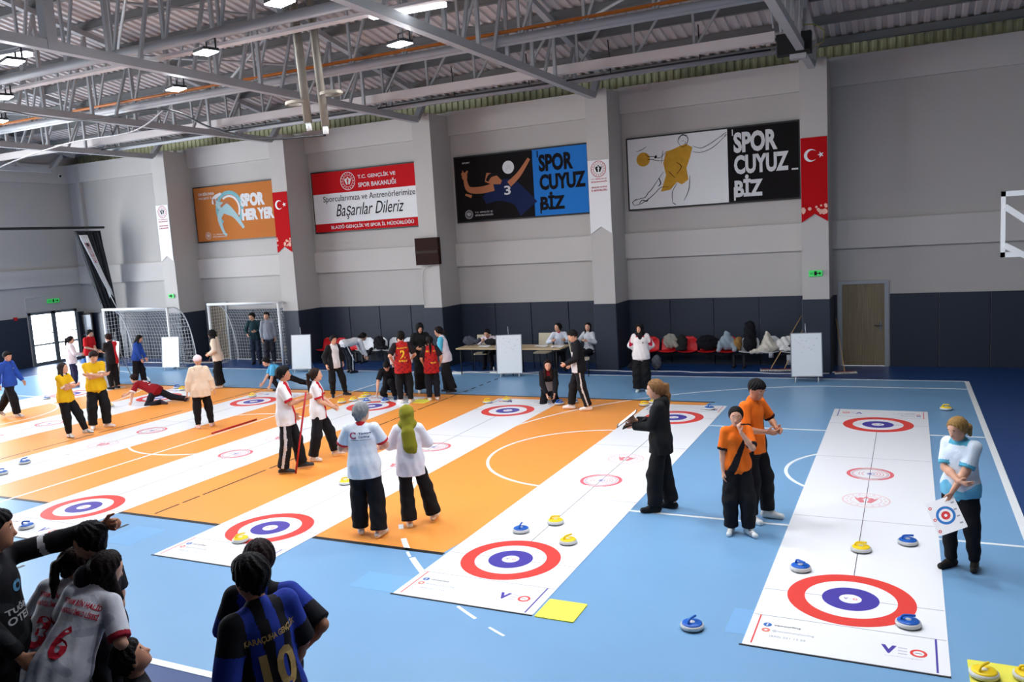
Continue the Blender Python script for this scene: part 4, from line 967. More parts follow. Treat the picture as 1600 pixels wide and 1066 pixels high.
    # ---- shoes
    if shoes and legs:
        up_,so=cloth(shoes[0],.6,.02),cloth(shoes[1],.6,.02)
        for an,td,ft in ((anR,tdR,rf),(anL,tdL,lf)):
            N=nrm(np.cross(np.cross(td,V3(0,0,1)),td)) if abs(td[2])<.95 else nrm(V3(td[1],-td[0],0)+V3(0,1,0)); 
            heel=an-td*.045-N*.045; toe=an+td*.155-N*.052; lat=np.cross(td,N)
            p_=[cone(heel,toe,.042,.036,.02,N,1.0,0,((-N,heel-N*.04),)),cone(an-td*.01+N*.0,an+td*.07-N*.03,.04,.034,.03)]
            sp_=heel-N*.018
            def ps(c,near,mi,add,sp_=sp_,N=N,td=td,an=an,lat=lat):
                r=np.where((c-sp_)@N<0,1,0)
                if len(shoes)>3:
                    f=(c-an)@td; up2=(c-an)@N
                    for q_ in range(3): r=np.where((np.abs(f-.035-.022*q_+ up2*.5-.02)<.006)&(r==0)&(np.abs((c-an)@lat)>.022),2,r)
                return r
            part('shoe',p_,min(vox,.011),[up_,so]+([cloth(shoes[3],.6,0)] if len(shoes)>3 else []),root,ps,scale=s)
            if len(shoes)>2 and shoes[2]: part('sock',[cone(an+V3(0,0,.005),an+V3(0,0,.06),.042,.044,.01)],vox,[cloth(shoes[2])],root,scale=s)
    # ---- hair / head cover
    hv=min(vox,.010)
    if hair:
        kind=hair[0]; hm=hairm(hair[1]) if kind not in('hijab','beanie','hood') else cloth(hair[1]); q=[]
        fn=nrm(HF*.85-HU*.5)
        cut=((fn,hc+HU*.035+HF*.055),)
        if kind=='short': q=[ell(hc+HU*.014-HF*.008,H,(.093,.112,.105),.01,0,cut),ell(hc+HU*.06+HF*.04,H,(.066,.06,.042),.02),cone(hc-HF*.06-HU*.03,hc-HF*.05-HU*.07,.05,.035,.02)]
        if kind=='fade': q=[ell(hc+HU*.014-HF*.008,H,(.087,.106,.101),.01,0,cut),ell(hc+HU*.055+HF*.02,H,(.064,.075,.045),.02)]
        if kind in('long','pony','bun','lowbun','tied'): 
            q=[ell(hc+HU*.01-HF*.012,H,(.094,.112,.106),.01,0,((nrm(HF*.9-HU*.35),hc+HU*.02+HF*.05),)),cone(hc-HF*.05,hc-HF*.055-HU*.08,.07,.045,.02)]
        if kind=='long': 
            Lh=hair[2] if len(hair)>2 else .3
            q+= [cone(hc-HF*.045-HU*.03,(nb-Fv*.085-U*(Lh-.1)) if lean<20 else hc-HF*.05-V3(0,0,Lh),.085,.06,.03,Fv if lean<20 else HF,.55),cone(hc+HR*.07-HU*.02,(nb+R*.085+Fv*.04-U*(Lh*.55)) if lean<20 else hc+HR*.075+HF*.03-V3(0,0,Lh),.028,.032,.02),cone(hc-HR*.07-HU*.02,(nb-R*.085+Fv*.04-U*(Lh*.55)) if lean<20 else hc-HR*.075+HF*.03-V3(0,0,Lh),.028,.032,.02)]
        if kind=='pony':
            Lh=hair[2] if len(hair)>2 else .25; a=hc-HF*.1+HU*.02; b_=a-HF*.045-HU*.025; c3=nb-Fv*.12-U*(Lh-.1); q+= [cone(a,b_,.024,.028,.015),cone(b_,(b_+c3)/2-Fv*.0,.028,.034,.015),cone((b_+c3)/2-Fv*.0,c3,.034,.012,.015)]
        if kind=='tied': a=hc-HF*.09-HU*.03; q+= [cone(a,a-HF*.04-HU*.05,.035,.045,.02),cone(a-HF*.04-HU*.05,a-HF*.045-HU*.15,.045,.02,.02)]
        if kind in('bun','lowbun'): a=hc-HF*.1-HU*(.02 if kind=='lowbun' else -.04); q.append(ell(a,H,(.05,.045,.045),.015))
        if kind=='hijab':
            fo=ell(hc+HF*.1-HU*.02,H,(.053,.06,.072),.01,0,(),True)
            q=[ell(hc-HF*.005,H,(.103,.122,.118),.02),cone(hc-HU*.06-HF*.02,nb-U*.03,.085,.095,.03),cone(nb+R*.05-U*.01,nb-R*.05-U*.01,.085,.085,.03,None,1)]
            if hair[2:] and hair[2]=='back': q+= [cone(hc-HF*.07-HU*.09,nb-Fv*.135-U*.1,.06,.085,.03,Fv,.62),cone(nb-Fv*.135-U*.1,nb-Fv*.165-U*.27+R*.02,.085,.1,.03,Fv,.6),cone(nb-Fv*.14-U*.1+R*.05,nb-Fv*.17-U*.34+R*.07,.04,.035,.02),cone(hc-HF*.09-HU*.06,hc-HF*.1-HU*.12,.04,.045,.01)]
            else: q+= [cone(nb+Fv*.06,nb+Fv*.095-U*.09,.07,.05,.03)]
            q.append(fo)
        if kind=='beanie': q=[ell(hc+HU*.03-HF*.008,H,(.097,.112,.102),.01,0,((-nrm(HU-HF*.25),hc+HU*.01),))]
        if kind=='hood': q=[ell(hc,H,(.1,.12,.12),.02),cone(hc-HU*.06,nb-U*.02,.08,.085,.03),ell(hc+HF*.1-HU*.02,H,(.056,.065,.075),.01,0,(),True)]
        def hd(v): 
            d=v-hc; a=np.arctan2(d@HR,d@HF)
            if kind in('hijab','beanie','hood'): return v+(nrm(HF)*0)[None]+ (d/np.maximum(np.linalg.norm(d,axis=1),1e-6)[:,None])*(np.sin(v[:,2]*60+a*2)*.003)[:,None]
            return v+(d/np.maximum(np.linalg.norm(d,axis=1),1e-6)[:,None])*(np.sin(a*14+np.sin(v[:,2]*40)*2)*.0035)[:,None]
        part({'hijab':'headscarf','beanie':'cap','hood':'hood'}.get(kind,'hair'),q,hv,[hm],root,scale=s,disp=hd)
    # ---- face
    if face_on:
        Mh=Matrix([list(r) for r in H]); 
        for sd in (1,-1):
            e=hc+HR*sd*.03+HF*.083+HU*.0
            b1=MB(); b1.ellip(tuple(e*s),(.0135*s,.009*s,.0075*s),10,0,Mh); b1.build('eye',M_eyew,root)
            b1=MB(); b1.ellip(tuple((e+HF*.0065)*s),(.0062*s,.004*s,.0062*s),8,0,Mh); b1.build('iris',M_eye,root)
            b1=MB(); b1.tube([tuple((e+HF*.006+HU*.02+HR*o_*.017+HU*(.003-abs(o_)*.003))*s) for o_ in (-1,0,1)],.0038*s,6); b1.build('eyebrow',M_brow,root)
        mo=hc+HF*.0935-HU*.072
        b1=MB(); b1.ellip(tuple(mo*s),(.021*s,.007*s,.0075*s),10,0,Mh); b1.build('mouth',M_lip,root)
    if extra: extra(root,dict(s=s,R=R,F=Fv,U=U,pel=pel,hc=hc,H=H,nb=nb,wrR=wrR,wrL=wrL,elR=elR,elL=elL,T=T))
    return root,dict(s=s,wrR=wrR,wrL=wrL,hc=hc)
def headed(label,tx,ty,tz,base,face,**k):
    """stand a person so that the skull lands at the given point above the floor level base"""
    k=dict(k); lean=k.get('lean',0); side=k.get('side',0); tw=k.get('tw',0); pel=V3(*k.get('pel',(0,0,.93))); hy,hp,hr=k.get('head',(0,0,0))
    T=rz_(tw)@ry(side)@rx(-lean); H=rz_(tw+hy)@rx(-hp)@ry(hr); U=T[:,2]; hc=pel+U*.5+nrm(U*.5+H[:,2]*.8)*.105+H[:,1]*.025+H[:,2]*.03
    s=(tz-base)/hc[2]; w=rz_(face-90)@hc*s
    return person(label,tx-w[0],ty-w[1],face,h=1.7*s,z=base,**k)
WH=(228,228,230)
crossR=dict(rh=(-.13,.2,1.16),lh=(.12,.235,1.2),re=(1,-.2,-.6),le=(-1,-.2,-.6),rd=(-1,.15,.1),ld=(1,.1,.05))
G='curling players'
hang={}
# ---- middle distance
def logo(root,d):
    pass
person('grey haired person seen from behind, white polo with red collar and curling print, black trousers',-6.07,8.11,118,h=1.72,bulk=1.13,skin=0,vox=.009,head=(-38,6,0),rh=(.12,.24,1.04),lh=(-.12,.24,1.04),re=(1,-.4,-.6),le=(-1,-.4,-.6),
  rf=(.13,-.06,0,-25),lf=(-.12,.1,0,12),top=dict(c=[(222,228,236),(196,40,44)],g=.022,box=.03,len=.16,slv=.82,cuff=1,collar=1,txt=[('Türkiye',-.02,.385,.13,.415,(60,66,110),-1),('Curling',-.02,.345,.11,.375,(60,66,110),-1),('C',-.13,.34,-.05,.42,(150,50,90),-1),('Federasyonu',-.12,.318,.13,.33,(70,74,120),-1)]),
  bot=dict(c=[(22,22,26)],w=(.03,.045)),shoes=[(224,224,226),(235,235,235)],hair=('lowbun',(150,152,154)),face_on=True)
person('person in olive headscarf and loose white shirt standing with back turned',-5.72,8.62,122,h=1.59,fem=True,vox=.009,head=(12,0,0),rh=(.1,.25,1.08),lh=(-.1,.25,1.1),re=(1,-.5,-.5),le=(-1,-.5,-.5),rf=(.27,.1,0,-20),lf=(-.07,-.06,0,5),
  top=dict(c=[(226,226,234)],g=.03,box=.035,len=.2,slv=2,name='blouse',belly=.1),bot=dict(c=[(24,24,27)],w=(.02,.055)),shoes=[(228,226,226),(205,205,205)],hair=('hijab',(128,124,32),'back'),face_on=False)
RM3=person('person in black hooded jacket with fair ponytail reading a clipboard',-2.81,10.02,192,h=1.74,fem=True,vox=.009,head=(4,14,0),rh=(.03,.3,1.16),lh=(-.03,.34,1.1),re=(.3,-.3,-1),le=(-.3,-.3,-1),rf=(.09,-.1,0,-12),lf=(-.08,.1,0,14),rc=.9,lc=.9,
  top=dict(c=[(24,25,26),(92,88,66)],g=.028,box=.02,len=.17,slv=2,hood=True,hoodm=0,collar=1,name='jacket'),bot=dict(c=[(20,20,22)],w=(.03,.035)),shoes=[(24,23,24),(20,20,20)],hair=('pony',(150,108,68),.16))
def diag(loc,arm,t,c,rt): return np.where(~arm&(loc[:,1]>0)&(np.abs(loc[:,0]+.09+(.36-loc[:,2])*-.45)<.035+.05*(.3-loc[:,2]).clip(0,1)),1,-1)
person('girl in orange shirt with black slash holding her hand over her mouth',-1.76,9.5,-66,h=1.53,fem=True,vox=.009,head=(-14,6,0),lh=(-.012,.19,1.39),le=(-.5,.3,-1),lc=.6,ld=(.32,-.1,.93),lhint=(-.2,1,.2),rf=(.1,0,0,-25),lf=(-.1,.1,0,18),
  top=dict(c=[(236,112,28),(24,22,26)],g=.022,box=.02,len=.06,slv=.9,cuff=1,paint=diag),bot=dict(c=[(22,22,26)],w=(.03,.03)),shoes=[(232,232,230),(235,235,238),(20,20,24),(20,24,40)],hair=('lowbun',(24,20,20)))
def diag2(loc,arm,t,c,rt): return np.where(~arm&(loc[:,1]>-.05)&(loc[:,0]<-.05)&(loc[:,2]<.38-.9*(loc[:,0]+.16)),1,-1)
person('tall boy in orange shirt standing behind the girl in orange, looking down',-1.66,10.02,-22,h=1.79,vox=.009,head=(-8,28,0),rh=(.05,.2,1.08),lh=(-.1,.24,1.1),re=(.9,-.4,-.5),le=(-.9,-.3,-.5),rd=(-.5,.9,-.1),ld=(.4,.9,-.2),rf=(.12,.02,0,-16),lf=(-.12,.1,0,14),skin=1,
  top=dict(c=[(236,112,28),(38,24,34)],g=.02,box=.02,len=.12,slv=.88,cuff=1,paint=diag2),bot=dict(c=[(20,20,24)],w=(.02,.02)),shoes=[(232,230,226),(236,236,236)],hair=('fade',(22,20,20)))
def bluegrad(loc,arm,t,c,rt): return np.where(~arm&(loc[:,2]<.02+.05*np.sin(loc[:,0]*20)),2,np.where(~arm&(loc[:,2]>.455),1,-1))
RM6=person('person with tied blond hair in pale blue and white polo holding a target board',.52,9.1,-122,h=1.6,fem=True,bulk=1.16,vox=.009,head=(-10,24,0),rh=(-.1,.22,1.04),lh=(-.02,.25,.86),re=(1,-.2,-.5),le=(-1,-.1,-.3),rd=(-1,.1,-.1),ld=(.2,.2,-1),rf=(.09,.02,0,-10),lf=(-.1,-.1,0,25),
  top=dict(c=[(214,226,238),(84,170,200),(104,178,212)],g=.02,box=.02,len=.1,slv=.85,cuff=1,collar=1,paint=bluegrad,belly=.1),bot=dict(c=[(22,22,27)],w=(.01,.0)),shoes=[(34,32,28),(26,24,22)],hair=('tied',(178,138,82)))
def redpanel(loc,arm,t,c,rt): return np.where(~arm&(loc[:,1]>.02)&(np.abs(loc[:,0]-.03-(loc[:,2]-.2)*.1)<.05),1,-1)
RM7=person('boy in white and red jersey with striped trousers holding an upright red stick',-9.19,10.28,34,h=1.78,vox=.009,head=(14,0,0),rh=(.1,.34,1.17),re=(.4,-.7,-.5),rc=1.0,lf=(-.12,.17,0,12),rf=(.1,-.1,0,-14),lh=(-.2,.1,.9),skin=1,
  top=dict(c=[WH,(190,26,44)],g=.022,box=.035,len=.16,slv=.85,cuff=1,paint=redpanel),bot=dict(c=[(22,22,26),(196,196,200)],w=(.02,.03),stripe='3'),shoes=[(52,54,58),(200,200,204)],hair=('short',(22,20,20)))
person('girl in white and red jersey with a long dark ponytail, hands clasped low',-9.16,11.06,32,h=1.62,fem=True,vox=.009,head=(2,0,0),rh=(.05,.26,.98),lh=(-.03,.28,.97),re=(.6,-.8,-.2),le=(-.6,-.8,-.2),rf=(.12,-.14,0,-30),lf=(-.1,.26,0,8),
  top=dict(c=[WH,(190,26,44)],g=.022,box=.03,len=.16,slv=.8,cuff=1,paint=redpanel),bot=dict(c=[(22,22,26)],w=(.025,.03)),shoes=[(226,216,210),(236,236,236)],hair=('pony',(50,34,28),.28))
person('person in white cap and cream hooded sweatshirt seen from behind',-13.55,12.62,132,h=1.57,bulk=1.14,fem=True,vox=.010,head=(-6,0,0),rh=(.3,.02,.82),lh=(-.3,.02,.84),rf=(.16,.02,0,-12),lf=(-.12,-.1,0,20),
  top=dict(c=[(228,208,184),(176,44,60)],g=.035,box=.045,len=.18,slv=2,hood=True,collar=1,name='hoodie'),bot=dict(c=[(22,22,26)],w=(.02,.0)),shoes=[(222,190,182),(232,228,224)],hair=('beanie',(236,214,216)),face_on=False)
pol=dict(c=[(222,176,26),(236,226,212)],g=.022,box=.03,len=.1,slv=.85,cuff=1,collar=1)
person('girl in yellow polo with arms crossed, long dark hair down her back',-15.97,11.23,18,h=1.62,fem=True,bulk=1.1,vox=.010,head=(10,4,0),rf=(.0,-.02,0,-30),lf=(-.16,.3,0,0),top=pol,bot=dict(c=[(22,22,25)],w=(.02,.0)),shoes=[(220,218,214),(60,62,70),None,(40,40,44)],hair=('long',(62,54,52),.34),**crossR)
person('boy in yellow polo with arms crossed and head bent down',-16.12,12.09,-28,h=1.76,bulk=1.12,vox=.010,head=(14,26,0),rf=(.15,.0,0,-15),lf=(-.12,.05,0,45),top=pol,bot=dict(c=[(24,24,28)],w=(.03,.03)),shoes=[(232,222,220),(236,236,236)],hair=('short',(48,28,26)),**crossR)
person('boy in blue sweatshirt walking by the left edge of the picture',-19.78,12.5,20,h=1.66,vox=.011,head=(-6,14,0),rf=(.02,.12,0,-6),lf=(-.06,-.42,.1,6,-35),lh=(-.22,.2,.9),rh=(.24,-.1,.88),top=dict(c=[(42,78,168)],g=.028,box=.03,len=.12,slv=2,name='sweatshirt',txt=[('o',.04,.3,.08,.34,(220,226,236),1)]),bot=dict(c=[(24,24,28)],w=(.03,.03)),shoes=[(224,226,232),(236,236,236),None,(30,34,60)],hair=('short',(26,24,24)))
# ---- far people
person('person in beige hooded jacket and dark headscarf by the right goal',-17.24,16.79,212,h=1.66,fem=True,head=(0,10,0),lean=6,rh=(.16,.24,1.0),lh=(-.14,.2,1.0),top=dict(c=[(218,200,180)],g=.034,box=.03,len=.14,slv=2,hood=True,name='jacket'),bot=dict(c=[(22,22,25)],w=(.03,.06)),shoes=[(226,224,220),(230,230,230)],hair=('hijab',(24,22,24)))
person('man in dark teal shirt standing behind the goal net',-19.6,20.8,-60,h=1.74,head=(-40,6,0),rh=(.2,.12,1.0),lh=(-.1,.25,1.1),top=dict(c=[(28,52,58)],g=.02,box=.02,len=.1,slv=2),bot=dict(c=[(36,44,62)],w=(.01,.01)),shoes=[(26,28,34),(40,40,44)],hair=('short',(26,24,24)))
person('man in grey sweatshirt with arms down standing beside the dark teal man',-18.95,20.75,-52,h=1.76,head=(-20,0,0),rh=(.2,.05,.86),lh=(-.2,.05,.86),top=dict(c=[(140,144,154)],g=.026,box=.03,len=.1,slv=2,name='sweatshirt'),bot=dict(c=[(44,44,52)],w=(.01,.01)),shoes=[(120,124,130),(220,220,220)],hair=('short',(40,32,28)))
def openj(loc,arm,t,c,rt): return np.where(~arm&(loc[:,1]>0)&(np.abs(loc[:,0])<.105),1,-1)
person('woman in open black jacket over white top with red scarf, beside yellow stones',-12.73,16.15,-22,h=1.56,fem=True,bulk=1.05,head=(4,18,0),rh=(.3,.1,.92),lh=(-.26,.0,.92),rf=(.12,0,0,-30),lf=(-.2,.12,0,24),top=dict(c=[(26,26,30),(226,222,222),(190,34,44)],g=.026,box=.03,len=.13,slv=2,collar=2,paint=openj,name='jacket'),bot=dict(c=[(24,24,27)],w=(.02,.0)),shoes=[(30,34,48),(210,210,214)],hair=('lowbun',(34,26,26)))
person('person in white top and striped black trousers bending over by the white chairs',-14.75,19.45,60,h=1.66,lean=82,pel=(0,-.12,.9),head=(0,30,0),rh=(.15,.5,.42),lh=(-.1,.55,.45),rd=(0,.2,-1),ld=(0,.2,-1),top=dict(c=[(216,216,218)],g=.025,box=.02,len=.1,slv=2),bot=dict(c=[(28,30,38),(220,220,224)],w=(.02,.02),stripe='1'),shoes=[(30,32,40),(50,50,54)],hair=('tied',(30,26,26)))
jer=(172,34,32)
def camo(loc,arm,t,c,rt): 
    n=np.sin(loc[:,0]*48+3*np.sin(loc[:,2]*31))+np.sin(loc[:,2]*55+2*np.sin(loc[:,0]*37)); return np.where(arm,1,np.where(n>1.15,2,-1))
def jersey(txt): return dict(c=[jer,(34,26,30),(110,26,40)],g=.026,box=.04,len=.2,slv=.85,paint=camo,txt=txt)
YL=(236,196,50)
person('boy in red jersey with yellow number 2 on his back',-10.39,15.66,128,h=1.7,vox=.011,rh=(.22,.2,1.02),lh=(-.22,.1,1.0),rf=(.12,.0,0,-30),lf=(-.1,.1,0,25),top=jersey([('2',-.055,.14,.055,.34,YL,-1),('SELAHATTİN',-.12,.37,.12,.405,YL,-1),('KURUCU',-.09,.07,.09,.11,YL,-1)]),bot=dict(c=[(24,26,30)],w=(.02,.0)),shoes=[(226,222,218),(232,232,232)],hair=('short',(28,26,24)),face_on=False)
person('girl in red jersey with a dark ponytail covering the number, back turned',-9.9,16.1,124,h=1.53,fem=True,vox=.011,rh=(.24,.12,.95),lh=(-.2,.2,.96),top=jersey([('ÜÇGÜL',-.02,.06,.13,.1,YL,-1),('SE',-.12,.36,-.05,.4,YL,-1),('İN',.06,.36,.12,.4,YL,-1)]),bot=dict(c=[(26,30,40)],w=(.02,.01)),shoes=[(228,226,222),(236,236,236)],hair=('pony',(30,24,24),.3),face_on=False)
person('person in white and pink top mostly hidden behind the number 2 jersey',-10.95,16.45,-50,h=1.5,fem=True,rh=(.25,.05,.9),lh=(-.25,.05,.9),top=dict(c=[(226,206,206)],g=.03,box=.03,len=.12,slv=2),bot=dict(c=[(28,30,36)],w=(.02,.02)),shoes=[(40,42,50),(220,220,220)],hair=('lowbun',(30,26,26)))
person('tall person all in black with covered head facing the two red jerseys',-10.72,17.0,-52,h=1.76,fem=True,head=(0,22,0),rh=(.12,.3,1.1),lh=(-.1,.32,1.12),top=dict(c=[(20,20,22)],g=.035,box=.03,len=.16,slv=2,name='sweater'),bot=dict(c=[(20,20,22)],w=(.03,.05)),shoes=[(222,222,220),(228,228,228)],hair=('hood',(18,18,20)))
def bw(loc,arm,t,c,rt): return np.where(arm&(t<.35),1,np.where(~arm&(loc[:,0]>.05),1,-1))
person('woman in light blue and white top leaning towards the group in red jerseys',-10.05,17.02,196,h=1.66,fem=True,lean=8,head=(0,20,0),rh=(.1,.32,1.1),lh=(-.15,.28,1.0),rf=(.1,.02,0,-10),lf=(-.12,-.18,0,18),top=dict(c=[(222,212,220),(84,178,206)],g=.028,box=.03,len=.14,slv=2,paint=bw),bot=dict(c=[(24,24,28)],w=(.03,.05)),shoes=[(40,42,50),(226,226,226)],hair=('tied',(34,26,26)))
def sidew(loc,arm,t,c,rt): return np.where((~arm)&(loc[:,1]>.03)&(loc[:,2]<.3),1,-1)
person('boy in black tracksuit with white front panel, walking left with head down',-6.07,15.66,200,h=1.72,vox=.011,head=(0,26,0),lean=3,rh=(.16,.16,.95),lh=(-.14,.26,1.0),rf=(.1,.2,0,-6),lf=(-.1,-.16,0,6),top=dict(c=[(24,24,28),(220,220,224)],g=.03,box=.03,len=.12,slv=2,paint=sidew,name='jacket'),bot=dict(c=[(26,26,30),(214,208,204)],w=(.02,.02),stripe='1'),shoes=[(236,228,226),(240,238,238)],hair=('fade',(26,22,22)),skin=0)
def redsh(loc,arm,t,c,rt): return np.where(arm&(np.abs(loc[:,1]-.0)<.016),1,np.where(~arm&(loc[:,2]>.43),1,-1))
person('woman in black headscarf and white sweatshirt with hands behind her back',-5.38,17.81,-78,h=1.58,fem=True,bulk=1.12,vox=.011,head=(-14,4,0),rh=(.1,-.2,.98),lh=(-.1,-.2,.98),re=(1,.2,0),le=(-1,.2,0),top=dict(c=[(232,228,226),(186,30,60)],g=.03,box=.03,len=.12,slv=2,paint=redsh,name='sweatshirt',txt=[('o',.05,.28,.085,.315,(60,64,90),1)]),bot=dict(c=[(22,22,24)],w=(.05,.07),fold=1.5),shoes=[(210,220,216),(226,226,226)],hair=('hijab',(20,18,20)))
person('girl in pale jacket with dark ponytail standing by the glazed door',-22.57,16.22,70,h=1.56,fem=True,head=(-20,14,0),rh=(.12,.28,1.05),lh=(-.1,.3,1.05),top=dict(c=[(222,206,206)],g=.032,box=.03,len=.14,slv=2,name='jacket'),bot=dict(c=[(34,30,56)],w=(.01,.01)),shoes=[(100,90,120),(220,220,220)],hair=('pony',(36,28,28),.16))
person('boy in bright red shirt beside the open door leaf',-23.6,17.6,10,h=1.6,head=(20,12,0),lean=8,rh=(.1,.3,1.02),lh=(-.24,.1,.9),top=dict(c=[(200,24,30)],g=.03,box=.03,len=.12,slv=.9),bot=dict(c=[(28,28,32)]),shoes=[(60,60,66),(220,220,220)],hair=('short',(24,22,22)))
def half(loc,arm,t,c,rt): return np.where(loc[:,0]<0.02,1,-1)
person('boy in half red half black jersey with folded arms',-20.72,16.15,178,h=1.64,head=(0,14,0),top=dict(c=[(206,36,44),(30,28,32)],g=.028,box=.03,len=.16,slv=.85,paint=half),bot=dict(c=[(26,26,30)],w=(.02,.01)),shoes=[(28,28,32),(60,60,64)],hair=('short',(48,24,26)),**crossR)
person('girl in blue sweatshirt with dark hair bending her head by the left goal net',-20.55,16.85,30,h=1.52,fem=True,head=(0,30,0),lean=10,lh=(-.12,.26,.85),rh=(.16,.22,.82),lf=(-.1,.14,0,8),rf=(.1,-.1,0,-8),top=dict(c=[(44,84,176)],g=.028,box=.025,len=.1,slv=2,name='sweatshirt'),bot=dict(c=[(24,24,30)],w=(.03,.03)),shoes=[(40,40,46),(210,210,210)],hair=('long',(28,24,24),.12))
# crouching players
person('player in maroon jersey lunging low to slide a yellow stone on the mat',-17.3,14.62,196,h=1.66,vox=.011,pel=(0,0,.36),lean=66,head=(-6,16,0),rh=(-.05,.98,.16),lh=(-.22,.56,.09),re=(1,0,.2),le=(-1,-.3,.3),rd=(0,1,-.5),ld=(0,.5,-.8),rf=(.14,-.78,-.01,0,-50),lf=(-.2,-.3,.0,170),rk=(.2,.3,-1),lk=(-.3,1,-.5),
  top=dict(c=[(140,22,34),(226,216,216)],g=.026,box=.03,len=.13,slv=.8,cuff=1,txt=[('9',-.06,.2,.06,.38,(232,222,222),-1),('ELAZIĞ',-.1,.12,.1,.16,(232,222,222),-1)]),bot=dict(c=[(26,26,34)],w=(.01,.01)),shoes=[(58,46,54),(150,140,146)],hair=('short',(40,26,26)))
person('player in light blue shirt crouching over a stone at the far rings',-14.75,16.65,226,h=1.6,vox=.011,pel=(0,0,.46),lean=52,head=(0,22,0),rh=(.06,.72,.12),lh=(-.2,.5,.08),rd=(0,.7,-.7),ld=(0,.4,-.9),rf=(.12,.2,0,-10),lf=(-.14,-.85,-.0,0,-50),lk=(-.2,.2,-1),top=dict(c=[(84,170,214)],g=.026,box=.03,len=.1,slv=.85),bot=dict(c=[(26,26,32)]),shoes=[(60,60,70),(200,200,200)],hair=('short',(30,26,28)))
person('player in black shirt kneeling with both hands on the mat, head bowed',-11.2,16.25,-62,h=1.66,vox=.011,pel=(0,-.05,.36),lean=36,head=(0,50,0),rh=(.3,.44,.1),lh=(-.3,.44,.1),re=(1,0,.5),le=(-1,0,.5),rd=(.2,.3,-.9),ld=(-.2,.3,-.9),rf=(.14,-.05,-.03,180),lf=(-.14,.22,0,0),rk=(.2,1,-.6),top=dict(c=[(22,22,25)],g=.022,box=.02,len=.1,slv=.85),bot=dict(c=[(22,22,26)]),shoes=[(28,50,90),(40,40,60)],hair=('short',(26,24,24)))
def kgrey(loc,arm,t,c,rt): return np.where(~arm&(loc[:,1]>0)&(loc[:,2]<.26)&(loc[:,2]>.02),1,np.where(~arm&(loc[:,2]>.42),2,-1))
person('girl with long hair in black and grey jacket kneeling at the end of the mat',-7.1,16.42,-66,h=1.62,fem=True,vox=.011,pel=(0,-.05,.3),lean=24,head=(0,10,0),rh=(.06,.34,.24),lh=(-.12,.4,.2),re=(1,0,.2),le=(-1,0,.2),rd=(-.2,.3,-1),ld=(.2,.3,-1),rf=(.13,-.15,-.03,180),lf=(-.13,-.15,-.03,180),rk=(.15,1,-.6),lk=(-.15,1,-.6),
  top=dict(c=[(26,26,30),(150,144,146),(120,24,34)],g=.03,box=.02,len=.08,slv=2,paint=kgrey,name='jacket'),bot=dict(c=[(22,22,26)],w=(.01,.01)),shoes=[(40,40,44),(80,80,84)],hair=('long',(48,32,28),.3))
# seated behind the tables
sit=dict(pel=(0,0,.56),rf=(.12,.4,0,0),lf=(-.12,.4,0,0),shoes=[(40,40,44),(90,90,90)],bot=dict(c=[(26,26,32)]))
person('person in white and red top bent over the left end of the long table',-10.72,20.85,-85,h=1.62,lean=34,head=(0,30,0),rh=(.16,.42,.84),lh=(-.16,.42,.84),top=dict(c=[(222,206,212),(150,30,50)],g=.026,len=.08,slv=2,collar=1),hair=('bun',(28,24,26)),**sit)
person('person in white shirt with red collar seated at the table, looking left',-8.62,20.85,-70,h=1.64,lean=8,head=(-50,0,0),rh=(.18,.34,.84),lh=(-.18,.34,.84),top=dict(c=[(216,220,230),(178,36,50)],g=.026,len=.08,slv=2,collar=1),hair=('lowbun',(28,22,22)),**sit)
person('person with long dark hair seated at the right end of the table',-7.75,20.85,-110,h=1.62,head=(20,0,0),rh=(.18,.3,.84),lh=(-.18,.3,.84),top=dict(c=[(190,192,196),(60,60,64)],g=.028,len=.08,slv=2),hair=('long',(34,28,28),.26),**sit)
# ---- near people on the tribune (cut by the frame)
def smoke(loc,arm,t,c,rt):
    n=np.sin(loc[:,0]*22+3*np.sin(loc[:,2]*15))+np.sin(loc[:,2]*26+2*np.sin(loc[:,0]*18)); return np.where(n>1.1,2,-1)
headed('man in black jersey at the left edge pointing to the right with outstretched arm',-5.12,3.01,1.97,.25,52,skin=1,vox=.008,tw=-24,head=(30,4,0),lh=(-.02,.72,1.5),le=(-.8,.1,-.6),lc=1.2,ld=(.1,1,0),rh=(.22,.1,.9),
  top=dict(c=[(26,26,30),(206,208,212),(44,46,50)],g=.024,box=.03,len=.14,slv=2,paint=lambda loc,arm,t,c,rt:np.where(arm&(t>-.34)&(t<-.2),1,smoke(loc,arm,t,c,rt)),txt=[('TUĞRA',-.1,.17,.12,.215,(190,192,196),1),('OTEL',-.1,.11,.09,.155,(190,192,196),1),('o',-.03,.28,.05,.35,(90,150,190),1)]),bot=dict(c=[(24,24,28)]),shoes=[(40,40,44),(200,200,200)],hair=('short',(22,20,20)))
headed('girl with dark hair behind the ponytail girl, only her head showing',-4.86,3.45,1.78,.25,200,fem=True,vox=.009,head=(10,10,0),top=dict(c=[(30,30,36)],g=.024,len=.14,slv=.85),bot=dict(c=[(24,24,28)]),shoes=[(40,40,44),(200,200,200)],hair=('bun',(26,20,20)))
wj=(204,206,214); RR_=(190,34,56)
def wjersey(num): return dict(c=[wj,(150,30,48),(176,180,192)],g=.026,box=.04,len=.2,slv=.92,cuff=1,paint=smoke,txt=[('ETHAM BİN HALİD',-.14,.375,.14,.42,RR_,-1),('ANADOLU İMKO LİSESİ',-.14,.315,.14,.36,RR_,-1),(num,-.055,.03,.06,.25,RR_,-1)])
